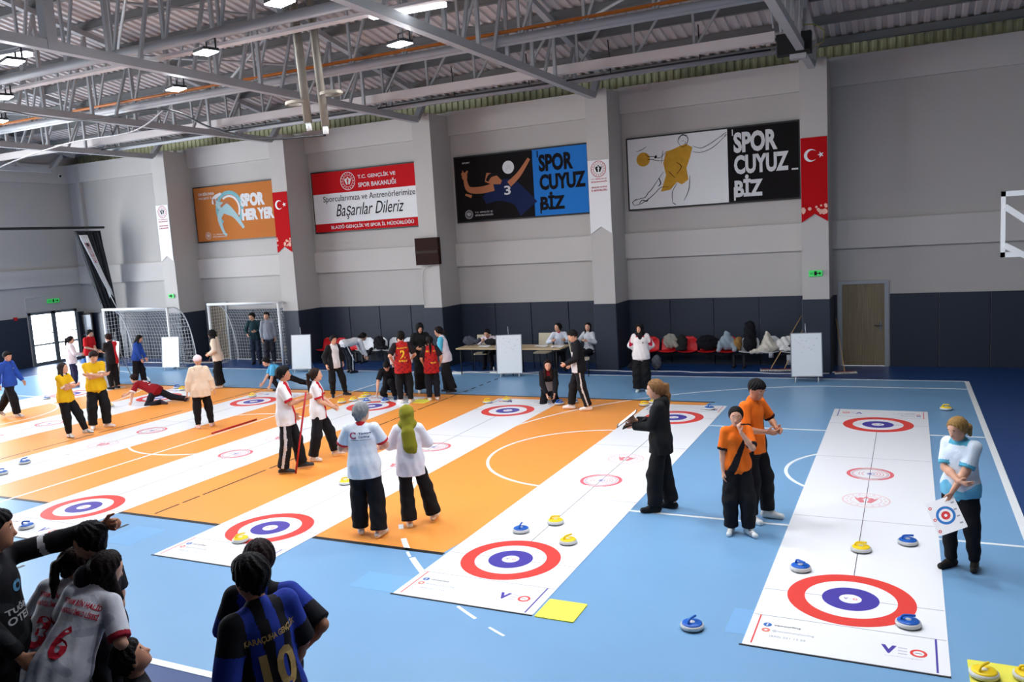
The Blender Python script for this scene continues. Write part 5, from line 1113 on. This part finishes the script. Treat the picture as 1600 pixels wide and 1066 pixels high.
headed('girl in white jersey with a long dark ponytail, leaning left of number 6',-5.03,3.46,1.6,.25,108,fem=True,vox=.008,side=10,lean=32,head=(-30,10,0),rh=(.2,.5,1.0),lh=(-.2,.45,1.0),top=wjersey('3'),bot=dict(c=[(24,24,28)]),shoes=[(40,40,44),(200,200,200)],hair=('pony',(40,28,26),.22))
headed('girl in white jersey with red number 6 leaning forward at the lower left',-4.66,3.41,1.62,.25,104,fem=True,vox=.008,side=12,lean=34,head=(-34,22,0),rh=(.26,.3,.88),lh=(-.2,.5,1.0),top=wjersey('6'),bot=dict(c=[(24,24,28)]),shoes=[(40,40,44),(200,200,200)],hair=('long',(36,26,24),.2))
headed('man with upturned face at the bottom edge beside the number 6 girl',-4.44,3.34,1.08,.25,58,skin=1,vox=.008,head=(0,-28,0),pel=(0,0,.2),rf=(.12,.5,-.3,0),lf=(-.12,.5,-.3,0),rh=(.2,.3,.3),lh=(-.2,.3,.3),top=dict(c=[(30,30,34)],g=.024,len=.08,slv=.85),bot=dict(c=[(24,24,28)]),hair=('short',(30,24,22)))
def inter(loc,arm,t,c,rt): return np.where(arm,np.where(t>.55,0,1)*0+np.where(rt^(t>.5),1,0),np.where(np.floor((loc[:,0]+.3)/.058)%2==0,0,1))
def ijersey(txt): return dict(c=[(26,26,32),(40,62,160)],g=.026,box=.03,len=.2,slv=.95,paint=inter,txt=txt)
headed('boy in black and blue striped jersey with gold number 10 on his back',-3.17,3.16,1.86,.25,165,skin=1,vox=.008,side=-4,head=(0,6,0),rh=(.2,.12,.9),lh=(-.22,.1,.9),top=ijersey([('KARAÇUHA GENÇLİK',-.15,.335,.15,.385,(190,160,100),-1),('10',-.1,.06,.1,.28,(190,160,100),-1)]),bot=dict(c=[(24,24,30)]),shoes=[(40,40,44),(200,200,200)],hair=('short',(18,17,18)))
headed('player in blue and black jersey behind number 10, hand on hip',-3.41,3.48,1.8,.25,118,skin=1,vox=.009,head=(10,10,0),rh=(.2,-.02,1.02),re=(1,-.5,-.1),rd=(-1,.2,-.3),lh=(-.2,.25,1.0),top=ijersey([]),bot=dict(c=[(24,24,30)]),shoes=[(40,40,44),(200,200,200)],hair=('short',(44,26,28)))
# ================= FURNITURE AND THINGS =================
def wpos(ret,key,off=(0,0,0)):
    root,d=ret; a=root.rotation_euler.z; p=d[key]*d['s']+np.array(off,float); c,s=math.cos(a),math.sin(a)
    return Vector((root.location.x+c*p[0]-s*p[1],root.location.y+s*p[0]+c*p[1],root.location.z+p[2]))
M_paper=mat('white_paper',(232,232,232),.6)
# clipboard held by the person in black
pl=wpos(RM3,'wrL'); pr=wpos(RM3,'wrR'); mid=(pl+pr)/2
cbM=Matrix.Translation(mid+Vector((-.1,.0,.06)))@Matrix.Rotation(math.radians(192-90),4,'Z')@Matrix.Rotation(math.radians(-38),4,'X')
t=empty('clipboard',(0,0,0),0,'clipboard with white paper held by the person in black jacket','clipboard')
MB().bbox(-.12,.12,-.16,.16,-.006,0,.01,0,cbM).build('board',mat('clipboard_black',(24,26,30),.5),t); MB().box(-.105,.105,-.15,.13,0,.003,0,cbM).build('paper',M_paper,t); MB().box(-.04,.04,.13,.155,0,.012,0,cbM).build('clip',M_alu,t)
M2=cbM@Matrix.Translation((.0,-.03,-.1))@Matrix.Rotation(.25,4,'X')
MB().bbox(-.11,.11,-.16,.15,-.004,.004,.01,0,M2).build('dark_folder',mat('folder_black',(18,19,22),.45),label='thin black folder held beneath the clipboard',cat='folder')
# red stick
p=wpos(RM7,'wrR'); b=MB(); b.tube([(-9.02,10.2,.004),(p.x+.07,p.y-.06,p.z+.12)],.016,10)
b.build('red_stick',mat('red_stick_paint',(176,22,36),.4),label='red stick held upright with its tip on the orange floor',cat='stick')
MB().tube([(-12.86,12.15,.022),(-12.87,13.46,.022)],.018,8).build('red_stick',MATS['red_stick_paint'],label='red stick lying flat on the orange floor',cat='stick')
# target board of the right hand person
p=wpos(RM6,'wrL'); t=empty('target_board',(0,0,0),0,'white magnetic board with blue and red target hanging from the hand at the right','board')
tM=Matrix.Translation(p+Vector((-.06,-.09,-.22)))@Matrix.Rotation(math.radians(-20),4,'Z')@Matrix.Rotation(math.radians(62),4,'X')@Matrix.Rotation(math.radians(32),4,'Z')
MB().bbox(-.14,.14,-.17,.17,-.006,0,.008,0,tM).build('board',M_paper,t)
b=MB(); tmp=MB(); tmp.ring(0,0,.065,.09,.001,0,32); tmp.ring(0,0,.015,.042,.0012,1,24); 
for k in range(3): tmp.ring(-.11+.04*k*0,-.13+.12*k,.008,.016,.001,1,12); 
for k in range(4): tmp.box(.09,.12,-.12+.07*k,-.105+.07*k,.0005,.0012,2)
addplane(b,tmp,tM); b.build('target_print',[mat('target_blue',(40,110,180),.4),mat('target_red',(206,50,50),.4),M_alu],t)
# ---- tables and chairs by the wall
M_ttop=wood('beige_table_top',(206,184,146),(190,166,128),1.2,.45,'X'); M_leg=mat('dark_metal_legs',(34,34,38),.5,metal=.3)
def table(x0,x1,y0,y1,label):
    t=empty('folding_table',((x0+x1)/2,(y0+y1)/2,0),0,label,'table','long tables by the wall'); a=(x1-x0)/2; c=(y1-y0)/2
    MB().bbox(-a,a,-c,c,.715,.745,.015).build('table_top',M_ttop,t)
    for sx in (-1,1):
        for sy in (-1,1): MB().tube([(sx*(a-.12),sy*(c-.06),.0),(sx*(a-.12),sy*(c-.06),.715)],.016,8).build('leg',M_leg,t)
        MB().tube([(sx*(a-.12),-(c-.06),.2),(sx*(a-.12),c-.06,.2)],.012,6).build('leg_brace',M_leg,t)
table(-11.15,-9.62,19.45,20.25,'long beige table at the left, laptop bag on it'); table(-9.58,-8.05,19.45,20.25,'long beige table right of the first, papers on it')
M_bch=mat('beige_chair_plastic',(196,186,160),.5)
def chair(x,y,rz,label,m,group):
    t=empty('office_chair',(x,y,0),rz,label,'chair',group)
    MB().bbox(-.22,.22,-.2,.22,.43,.46,.05).build('seat',m,t)
    b=MB(); M=Matrix.Translation((0,.22,.46))@Matrix.Rotation(-.15,4,'X'); b.bbox(-.21,.21,-.012,.018,.12,.5,.01,0,M); b.build('backrest',m,t)
    b=MB()
    for s in (-1,1): b.tube([(s*.19,-.17,0),(s*.19,-.17,.43),(s*.19,.2,.43),(s*.19,.3,.9)],.011,6)
    b.build('frame',M_leg,t)
    for s in (-1,1): MB().tube([(s*.19,.2,.43),(s*.19,.26,0)],.011,6).build('rear_leg',M_leg,t)
    return t
chair(-9.15,20.85,0,'empty beige chair behind the tables left of the red collared person',M_bch,'beige chairs'); chair(-7.55,19.7,1.9,'beige chair turned sideways at the right end of the tables',M_bch,'beige chairs'); chair(-10.9,20.55,.2,'beige chair pushed under the left table',M_bch,'beige chairs')
def lump(name,label,cat,loc,prims,m,vox=.012,dis=.008,rz=0):
    """soft thing: cloth heap or bag"""
    r=empty(name,loc,rz,label,cat)
    def dp(v): return v+np.stack([np.sin(v[:,2]*43+v[:,1]*27),np.sin(v[:,0]*37+v[:,2]*31),np.sin(v[:,0]*45+v[:,1]*33)],1)*dis
    part('cloth' if cat in('coat','jacket') else 'bag_body',prims,vox,[m],r,disp=dp); return r
I3=np.eye(3)
def papers(x,y,w,d,label,n=3,z=.746):
    b=MB()
    for k in range(n): b.box(x-w/2,x+w/2,y-d/2,y+d/2,z,z+.006,0,Matrix.Translation((x,y,0))@Matrix.Rotation(.2*k,4,'Z')@Matrix.Translation((-x,-y,.006*k)))
    b.build('paper_stack',M_paper,label=label,cat='papers')
papers(-10.45,19.85,.3,.22,'white papers under the arms of the bending person'); papers(-8.75,19.9,.32,.24,'white papers before the red collared person',4); papers(-9.9,19.75,.3,.21,'white papers half hidden behind the second whiteboard')
papers(-8.25,19.8,.3,.25,'papers at the right end of the tables',5)
lump('laptop_bag','dark grey laptop bag standing on the left end of the table','bag',(-11.0,20.0,.745),[ell((0,0,.14),I3,(.2,.06,.14),.02),cone((.25,0,.12),(.32,0,.16),.07,.06,.03)],cloth((66,70,80)))
lump('dark_bag','black bag on the table beside the bending person','bag',(-10.35,20.05,.745),[ell((0,0,.1),I3,(.2,.08,.1),.02)],cloth((24,24,28)))
# bench seating
M_rs=mat('red_seat_plastic',(206,20,28),.4); M_ws=mat('white_seat_plastic',(218,222,226),.35)
def bench(x0,n,m,label):
    t=empty('seat_bench',(x0,21.32,0),0,label,'bench','plastic seat benches along the wall'); W=.52
    MB().box(0,n*W,-.03,.03,.33,.38).build('beam',M_leg,t)
    for k in (0.12,n*W-.12):
        b=MB(); b.box(k-.03,k+.03,-.03,.03,.03,.33); b.box(k-.03,k+.03,-.22,.22,0,.03); b.build('leg',M_leg,t)
    for k in range(n):
        b=MB(); cx=(k+.5)*W; vs=[]; nu,nv=10,14
        for j in range(nv+1):
            tt=j/nv; 
            if tt<.5: y=-.24+tt*2*.36; z=.42+.03*(1-math.sin(tt*2*PI*.5+.3))-.01; w=.22+.012*math.sin(tt*6)
            else: u=(tt-.5)*2; y=.12+.1*math.sin(u*PI/2*.9); z=.42+.37*u**1.3; w=.225*(1-.0*u) if u<.7 else .225*math.sqrt(max(.05,1-((u-.7)/.33)**2))
            for i in range(nu+1):
                a=(i/nu-.5)*2; vs.append((cx+w*a,y-.03*a*a*(1 if tt>.5 else .2),z+.03*a*a*(1 if tt<.5 else 0)))
        b.add(vs,[(j*(nu+1)+i,j*(nu+1)+i+1,(j+1)*(nu+1)+i+1,(j+1)*(nu+1)+i) for j in range(nv) for i in range(nu)],0,True)
        o=b.build('seat',m,t); sm=o.modifiers.new('s','SOLIDIFY'); sm.thickness=.012
bench(-17.35,3,M_rs,'bench of red plastic seats left of the white one'); bench(-15.78,3,M_ws,'bench of white plastic seats under a black coat'); bench(-14.2,2,M_ws,'bench of white plastic seats partly hidden behind the group in red jerseys')
bench(-6.45,5,M_rs,'long bench of red plastic seats behind the woman in black headscarf'); bench(-3.83,3,M_ws,'bench of white plastic seats covered by pale coats')
def E3(c,r,k=.03): return ell(c,I3,r,k)
Z=.45
lump('black_coat','black fluffy coat slumped on the white seats','coat',(-14.95,21.22,Z),[E3((0,.08,.2),(.22,.1,.22)),E3((.15,-.02,.06),(.25,.13,.07)),cone((-.2,-.1,.02),(-.25,-.2,-.12),.06,.05,.03)],cloth((22,22,26)))
lump('grey_jacket','grey green jacket draped on the left red seats behind the headscarf woman','jacket',(-5.62,21.24,Z),[E3((0,.1,.24),(.2,.09,.2)),cone((.1,.05,.2),(.25,0,.05),.07,.06)],cloth((150,146,136)))
lump('dark_jacket','dark brown jacket beside the red seat','jacket',(-5.3,21.24,Z),[E3((0,.08,.2),(.14,.1,.22)),E3((0,-.05,.06),(.16,.15,.06))],cloth((36,36,36)))
lump('black_bag','wide black bag between the red seat and the grey hooded jacket','bag',(-4.62,21.25,Z),[E3((0,.05,.2),(.3,.14,.2)),E3((.0,-.02,.3),(.2,.1,.06))],cloth((18,19,23)))
lump('hooded_jacket','grey blue hooded jacket propped on the red bench','jacket',(-4.3+.18,21.26,Z),[E3((0,.05,.2),(.2,.13,.2)),E3((0,.08,.4),(.09,.08,.1)),cone((-.16,0,.2),(-.2,-.08,.02),.07,.06),cone((.16,0,.2),(.2,-.08,.02),.07,.06)],cloth((142,156,166)),rz=.1)
lump('tan_bag','small tan bag between the hooded jacket and the tall black backpack','bag',(-3.87,21.24,Z),[E3((0,.05,.15),(.12,.1,.17)),E3((.05,.08,.28),(.07,.06,.08))],cloth((150,112,62)))
lump('tall_backpack','tall black backpack standing on the bench','bag',(-3.55,21.3,Z),[cone((0,.02,.12),(0,.04,.62),.17,.14,.03,(0,1,0),.7),E3((0,-.1,.2),(.14,.09,.17))],cloth((22,22,27)))
lump('cream_coat','cream coat heaped to a point on the bench','coat',(-3.12,21.24,Z),[cone((.02,.06,.1),(.0,.08,.44),.2,.05,.05),cone((-.1,-.05,.03),(-.38,-.15,-.02),.1,.04,.05),E3((.05,0,.1),(.24,.17,.12))],cloth((206,198,184)))
lump('white_coat','crumpled white coat in the middle of the covered bench','coat',(-2.72,21.24,Z),[E3((.05,.04,.16),(.24,.15,.17)),E3((.1,.08,.28),(.18,.1,.08)),E3((.1,-.08,.06),(.2,.12,.06))],cloth((214,212,208)))
lump('black_coat','black coat with white lining at the right end of the bench','coat',(-2.46,21.24,Z),[E3((0,.0,.12),(.2,.14,.12)),cone((-.12,.04,.28),(.12,.04,.3),.05,.05)],cloth((26,25,27)))
lump('sports_bag','black sports bag on the floor by the column','bag',(-6.25,20.45,.0),[E3((0,0,.14),(.3,.15,.14)),E3((.2,.05,.22),(.1,.08,.08))],cloth((26,26,30)))
lump('grey_bag','grey bag standing on the floor beside the black sports bag','bag',(-5.85,20.75,.0),[E3((0,0,.2),(.13,.1,.2))],cloth((84,86,92)))
for k,(x,z) in enumerate(((-3.0,.30),(-2.55,.13))):
    MB().tube([(x,21.1,z),(x,21.1,z+.12+.12*k)],.06+.02*k,10).build('shoe_bag',mat('pale_grey_fabric',(150,154,160),.7),label=('small grey pouch hanging under the cream coat','pale bag hanging under the right end of the bench')[k],cat='bag')
# whiteboards on easels
M_wb=mat('whiteboard_surface',(242,246,247),.2,spec=.5)
def whiteboard(x,y,rz,w,h,label,marks=False,z0=.1):
    t=empty('whiteboard',(x,y,0),rz,label,'whiteboard','white easel boards'); M=Matrix.Translation((0,0,z0))@Matrix.Rotation(-.12,4,'X')
    b=MB(); b.box(-w/2,w/2,-.012,.012,0,h,0,M); b.build('board',M_wb,t)
    b=MB(); 
    for a in ((-w/2-.01,-w/2+.008),(w/2-.008,w/2+.01)): b.box(a[0],a[1],-.016,.016,-.01,h+.01,0,M)
    b.box(-w/2,w/2,-.016,.016,-.012,.006,0,M); b.box(-w/2,w/2,-.016,.016,h-.006,h+.012,0,M); b.box(-w/2*.6,w/2*.6,-.05,-.012,-.012,.01,0,M); b.build('rim',M_alu,t)
    for s in (-1,1): MB().tube([(s*w*.38,-.01,0),(s*w*.36,.01,z0+.02)],.013,6).build('front_leg',M_white,t)
    MB().tube([(0,.13,z0+h*1.0),(w*.25,.5,0)],.012,6).build('rear_leg',M_alu,t); MB().tube([(w*.0,.12,z0+h*.9),(-w*.02,.14,z0+h*1.22)],.01,6).build('top_rod',M_alu,t)
    if marks:
        b=MB(); r=random.Random(3)
        for k in range(26):
            xx=r.uniform(-w*.4,w*.36); zz=r.uniform(h*.55,h*.92); b.box(xx,xx+r.uniform(.01,.05),-.0135,-.0128,zz,zz+.004,0,M)
        b.build('faint_writing',mat('marker_grey',(150,156,170),.5),t)
whiteboard(-1.98,19.36,math.radians(10),.66,.98,'whiteboard on an easel in front of the mops at the right',True,.14)
whiteboard(-9.45,19.3,math.radians(14),.68,1.02,'whiteboard on an easel in front of the long tables',True)
whiteboard(-16.55,19.42,math.radians(12),.64,1.04,'whiteboard on an easel between the right goal and the red seats')
whiteboard(-22.0,19.35,math.radians(10),.66,1.0,'whiteboard on an easel between the two goals')
whiteboard(-21.05,16.45,math.radians(-20),.5,1.25,'narrow whiteboard seen nearly edge on behind the half red jersey',False,.1)
# goals
M_net=mat('white_net_cord',(222,224,226),.6); M_gp=mat('white_goal_paint',(232,234,234),.35)
def goal(x0,x1,y,d,h,label,cell=.11):
    t=empty('net_goal',(x0,y,0),0,label,'goal','white net goals'); W=x1-x0
    b=MB(); b.tube([(0,0,0),(0,0,h)],.045,12); b.build('goal_post',M_gp,t); MB().tube([(W,0,0),(W,0,h)],.045,12).build('goal_post',M_gp,t)
    MB().tube([(-.04,0,h),(W+.04,0,h)],.045,12).build('crossbar',M_gp,t)
    for s in (0,W): MB().tube(P3([(s,0,h),(s,d*.35,h-.02),(s,d*.7,h-.35),(s,d*.95,h*.45),(s,d,0),(s,d*.5,0),(s,0,0.02)],0,5),.018,8).build('rear_frame',M_gp,t)
    MB().tube([(0,d,.03),(W,d,.03)],.018,8).build('ground_bar',M_gp,t)
    b=MB(); r_=.0042
    prof=P3([(0,d*.02,h-.03),(0,d*.35,h-.05),(0,d*.7,h-.38),(0,d*.92,h*.45),(0,d*.96,.04)],0,8); prof=[(p.y,p.z) for p in prof]
    n=int(W/cell)
    for i in range(n+1):
        x=W*i/n; b.tube([(x,py,pz+.02*math.sin(i*1.3+k*.5)) for k,(py,pz) in enumerate(prof)],r_,3,0,False)
    L=[0]
    for k in range(1,len(prof)): L.append(L[-1]+math.hypot(prof[k][0]-prof[k-1][0],prof[k][1]-prof[k-1][1]))
    m=int(L[-1]/cell)
    for j in range(m+1):
        s=L[-1]*j/m; k=max(1,next((q for q in range(len(L)) if L[q]>=s-1e-6),len(L)-1)); u=(s-L[k-1])/max(L[k]-L[k-1],1e-6); py=prof[k-1][0]+(prof[k][0]-prof[k-1][0])*u; pz=prof[k-1][1]+(prof[k][1]-prof[k-1][1])*u
        b.tube([(W*q/12,py,pz-.05*math.sin(PI*q/12)*(1-j/m)) for q in range(13)],r_,3,0,False)
    for s in (0,W):
        for j in range(int(h/cell)):
            z=.05+j*cell; ymax=max([py for py,pz in prof if pz<=z+.08] or [d*.3]); 
            ys=[py for k,(py,pz) in enumerate(prof) if pz>=z]; ymax=max(ys) if ys else d
            b.tube([(s,.03,z),(s,ymax,z)],r_,3,0,False)
        for j in range(1,int(d/cell)+1):
            y_=j*cell; zs=[pz for py,pz in prof if py>=y_]; zt=max(zs) if zs else .1; b.tube([(s,y_,.03),(s,y_,zt)],r_,3,0,False)
    b.build('net',M_net,t)
goal(-25.3,-22.2,19.62,1.0,2.05,'white goal with net in front of the leftmost column',.13)
goal(-21.24,-18.2,20.5,1.1,2.07,'white goal with net where two men stand')
# low white desk at the left with curling gear
M_desk=mat('white_desk_laminate',(226,230,234),.35)
t=empty('white_desk',(-21.75,16.3,0),math.radians(-8),'low white desk behind the boy in yellow polo','desk')
b=MB(); b.bbox(-.42,.42,-.25,.25,.0,.7,.02); b.build('desk_body',M_desk,t); MB().bbox(-.45,.45,-.28,.28,.7,.73,.02).build('desk_top',M_desk,t)
MB().lathe([(.05,0),(.06,.02),(.06,.2),(.05,.22)],16,0,(-21.85,16.25,.73)).build('paper_cup_stack',M_paper,label='white cup stack on the low desk',cat='cup')
b=MB(); b.bbox(-22.12,-21.98,16.2,16.34,.73,.87,.02); b.build('blue_box',mat('blue_box_card',(50,100,170),.5),label='small blue and white box on the low desk',cat='box')
o=copy_tree(sb_); o.location=(-21.5,16.3,.731); o.rotation_euler=(0,0,.5); tag(o,'blue stone resting on the low white desk','curling stone','blue curling stones')
# mops
M_mopw=wood('mop_handle_wood',(196,160,112),(176,140,94),3)
def mop(x,y,tx,ty,tz,label,rz=0):
    t=empty('floor_mop',(x,y,0),rz,label,'mop','wide floor mops')
    d=Matrix.Rotation(-rz,4,'Z')@Vector((tx-x,ty-y,0)); MB().tube([(0,0,.05),(d.x,d.y,tz)],.012,8).build('handle',M_mopw,t)
    MB().bbox(-.22,.22,-.05,.05,.03,.06,.01).build('mop_frame',mat('mop_frame_red',(110,40,50),.5),t)
    b=MB()
    for k in range(23):
        for s in (-1,1): 
            xx=-.24+.022*k; b.tube([(xx,s*.03,.045),(xx+.006*math.sin(k*2.1),s*.09,.03),(xx+.01*math.sin(k*3),s*.12,.012)],.012,5)
    o=b.build('cotton_fringe',mat('mop_cotton',(196,192,186),.9),t,kind=None); o['kind']='stuff'
mop(-2.98,20.83,-2.3,21.72,1.32,'floor mop with tall handle leaning left of the flag column',.1); mop(-2.66,20.88,-2.25,21.72,1.05,'shorter leaning floor mop just behind the whiteboard',.2)
mop(-1.26,20.62,-1.52,21.72,1.2,'floor mop leaning beside the oak door',.35)
mop(-18.9,21.15,-18.7,21.7,1.1,'floor mop behind the two men in the goal',.1); mop(-21.9,20.9,-21.95,21.7,1.2,'floor mop standing in the gap between the two goals',.2)
# cables and power strips along the wall
M_wc=mat('white_cable',(222,224,226),.4)
MB().tube([(float(x),20.47+.05*math.sin(x*3.1)+.03*math.sin(x*7),.012) for x in np.arange(-8.1,-1.5,.1)],.012,5).build('white_cable',M_wc,label='thin white cable snaking along the floor before the right benches',cat='cable')
MB().tube([(float(x),19.95+.07*math.sin(x*4.1)+.05*math.sin(x*9),.012) for x in np.arange(-11.6,-8.3,.07)],.012,5).build('white_cable',M_wc,label='white cable lying on the floor under the long tables',cat='cable')
MB().bbox(-11.5,-11.05,19.6,19.68,.0,.045,.01).build('power_strip',M_white,label='white power strip on the floor at the left end of the tables',cat='power strip')
b=MB(); b.bbox(-10.35,-10.1,19.86,19.98,0,.03,.02); b.tube([(-10.24,19.92,.03),(-10.24,19.92,.16)],.014,6); b.build('wifi_router',M_white,label='white router with an aerial on the floor before the tables',cat='router')
# basketball board frame at the right edge
t=empty('basketball_board',(1.4,15.2,0),0,'white steel basketball board frame at the right edge of the picture','board')
b=MB()
for z in (2.9,3.86): b.bar((0,0,z),(1.8,0,z),.05,.08)
for x in (.03,1.77): b.bar((x,0,2.86),(x,0,3.9),.06,.05,0,(0,1,0))
b.build('board_frame',M_gp,t)
for a_,b_ in (((.05,-.02,3.66),(.62,.0,3.2)),((.05,-.02,3.05),(.62,.0,2.7)),((1.75,-.02,3.66),(1.18,0,3.2)),((1.75,-.02,3.05),(1.18,0,2.7))): MB().bar(a_,b_,.05,.09).build('brace',M_gp,t)
b=MB(); b.bar((.62,0,2.68),(1.18,0,2.68),.06,.08); b.bar((.62,0,3.2),(1.18,0,3.2),.06,.08); b.bar((1.18,0,3.2),(6.8,0,3.2),.1,.1); b.bar((1.18,0,2.7),(6.8,0,2.7),.1,.1); b.build('support_arm',M_gp,t)
MB().bbox(4.6,4.85,21.3,21.45,0,.05,.02).build('red_cloth',mat('red_rag',(150,24,34),.8),label='small red object on the floor at the far right edge',cat='cloth')
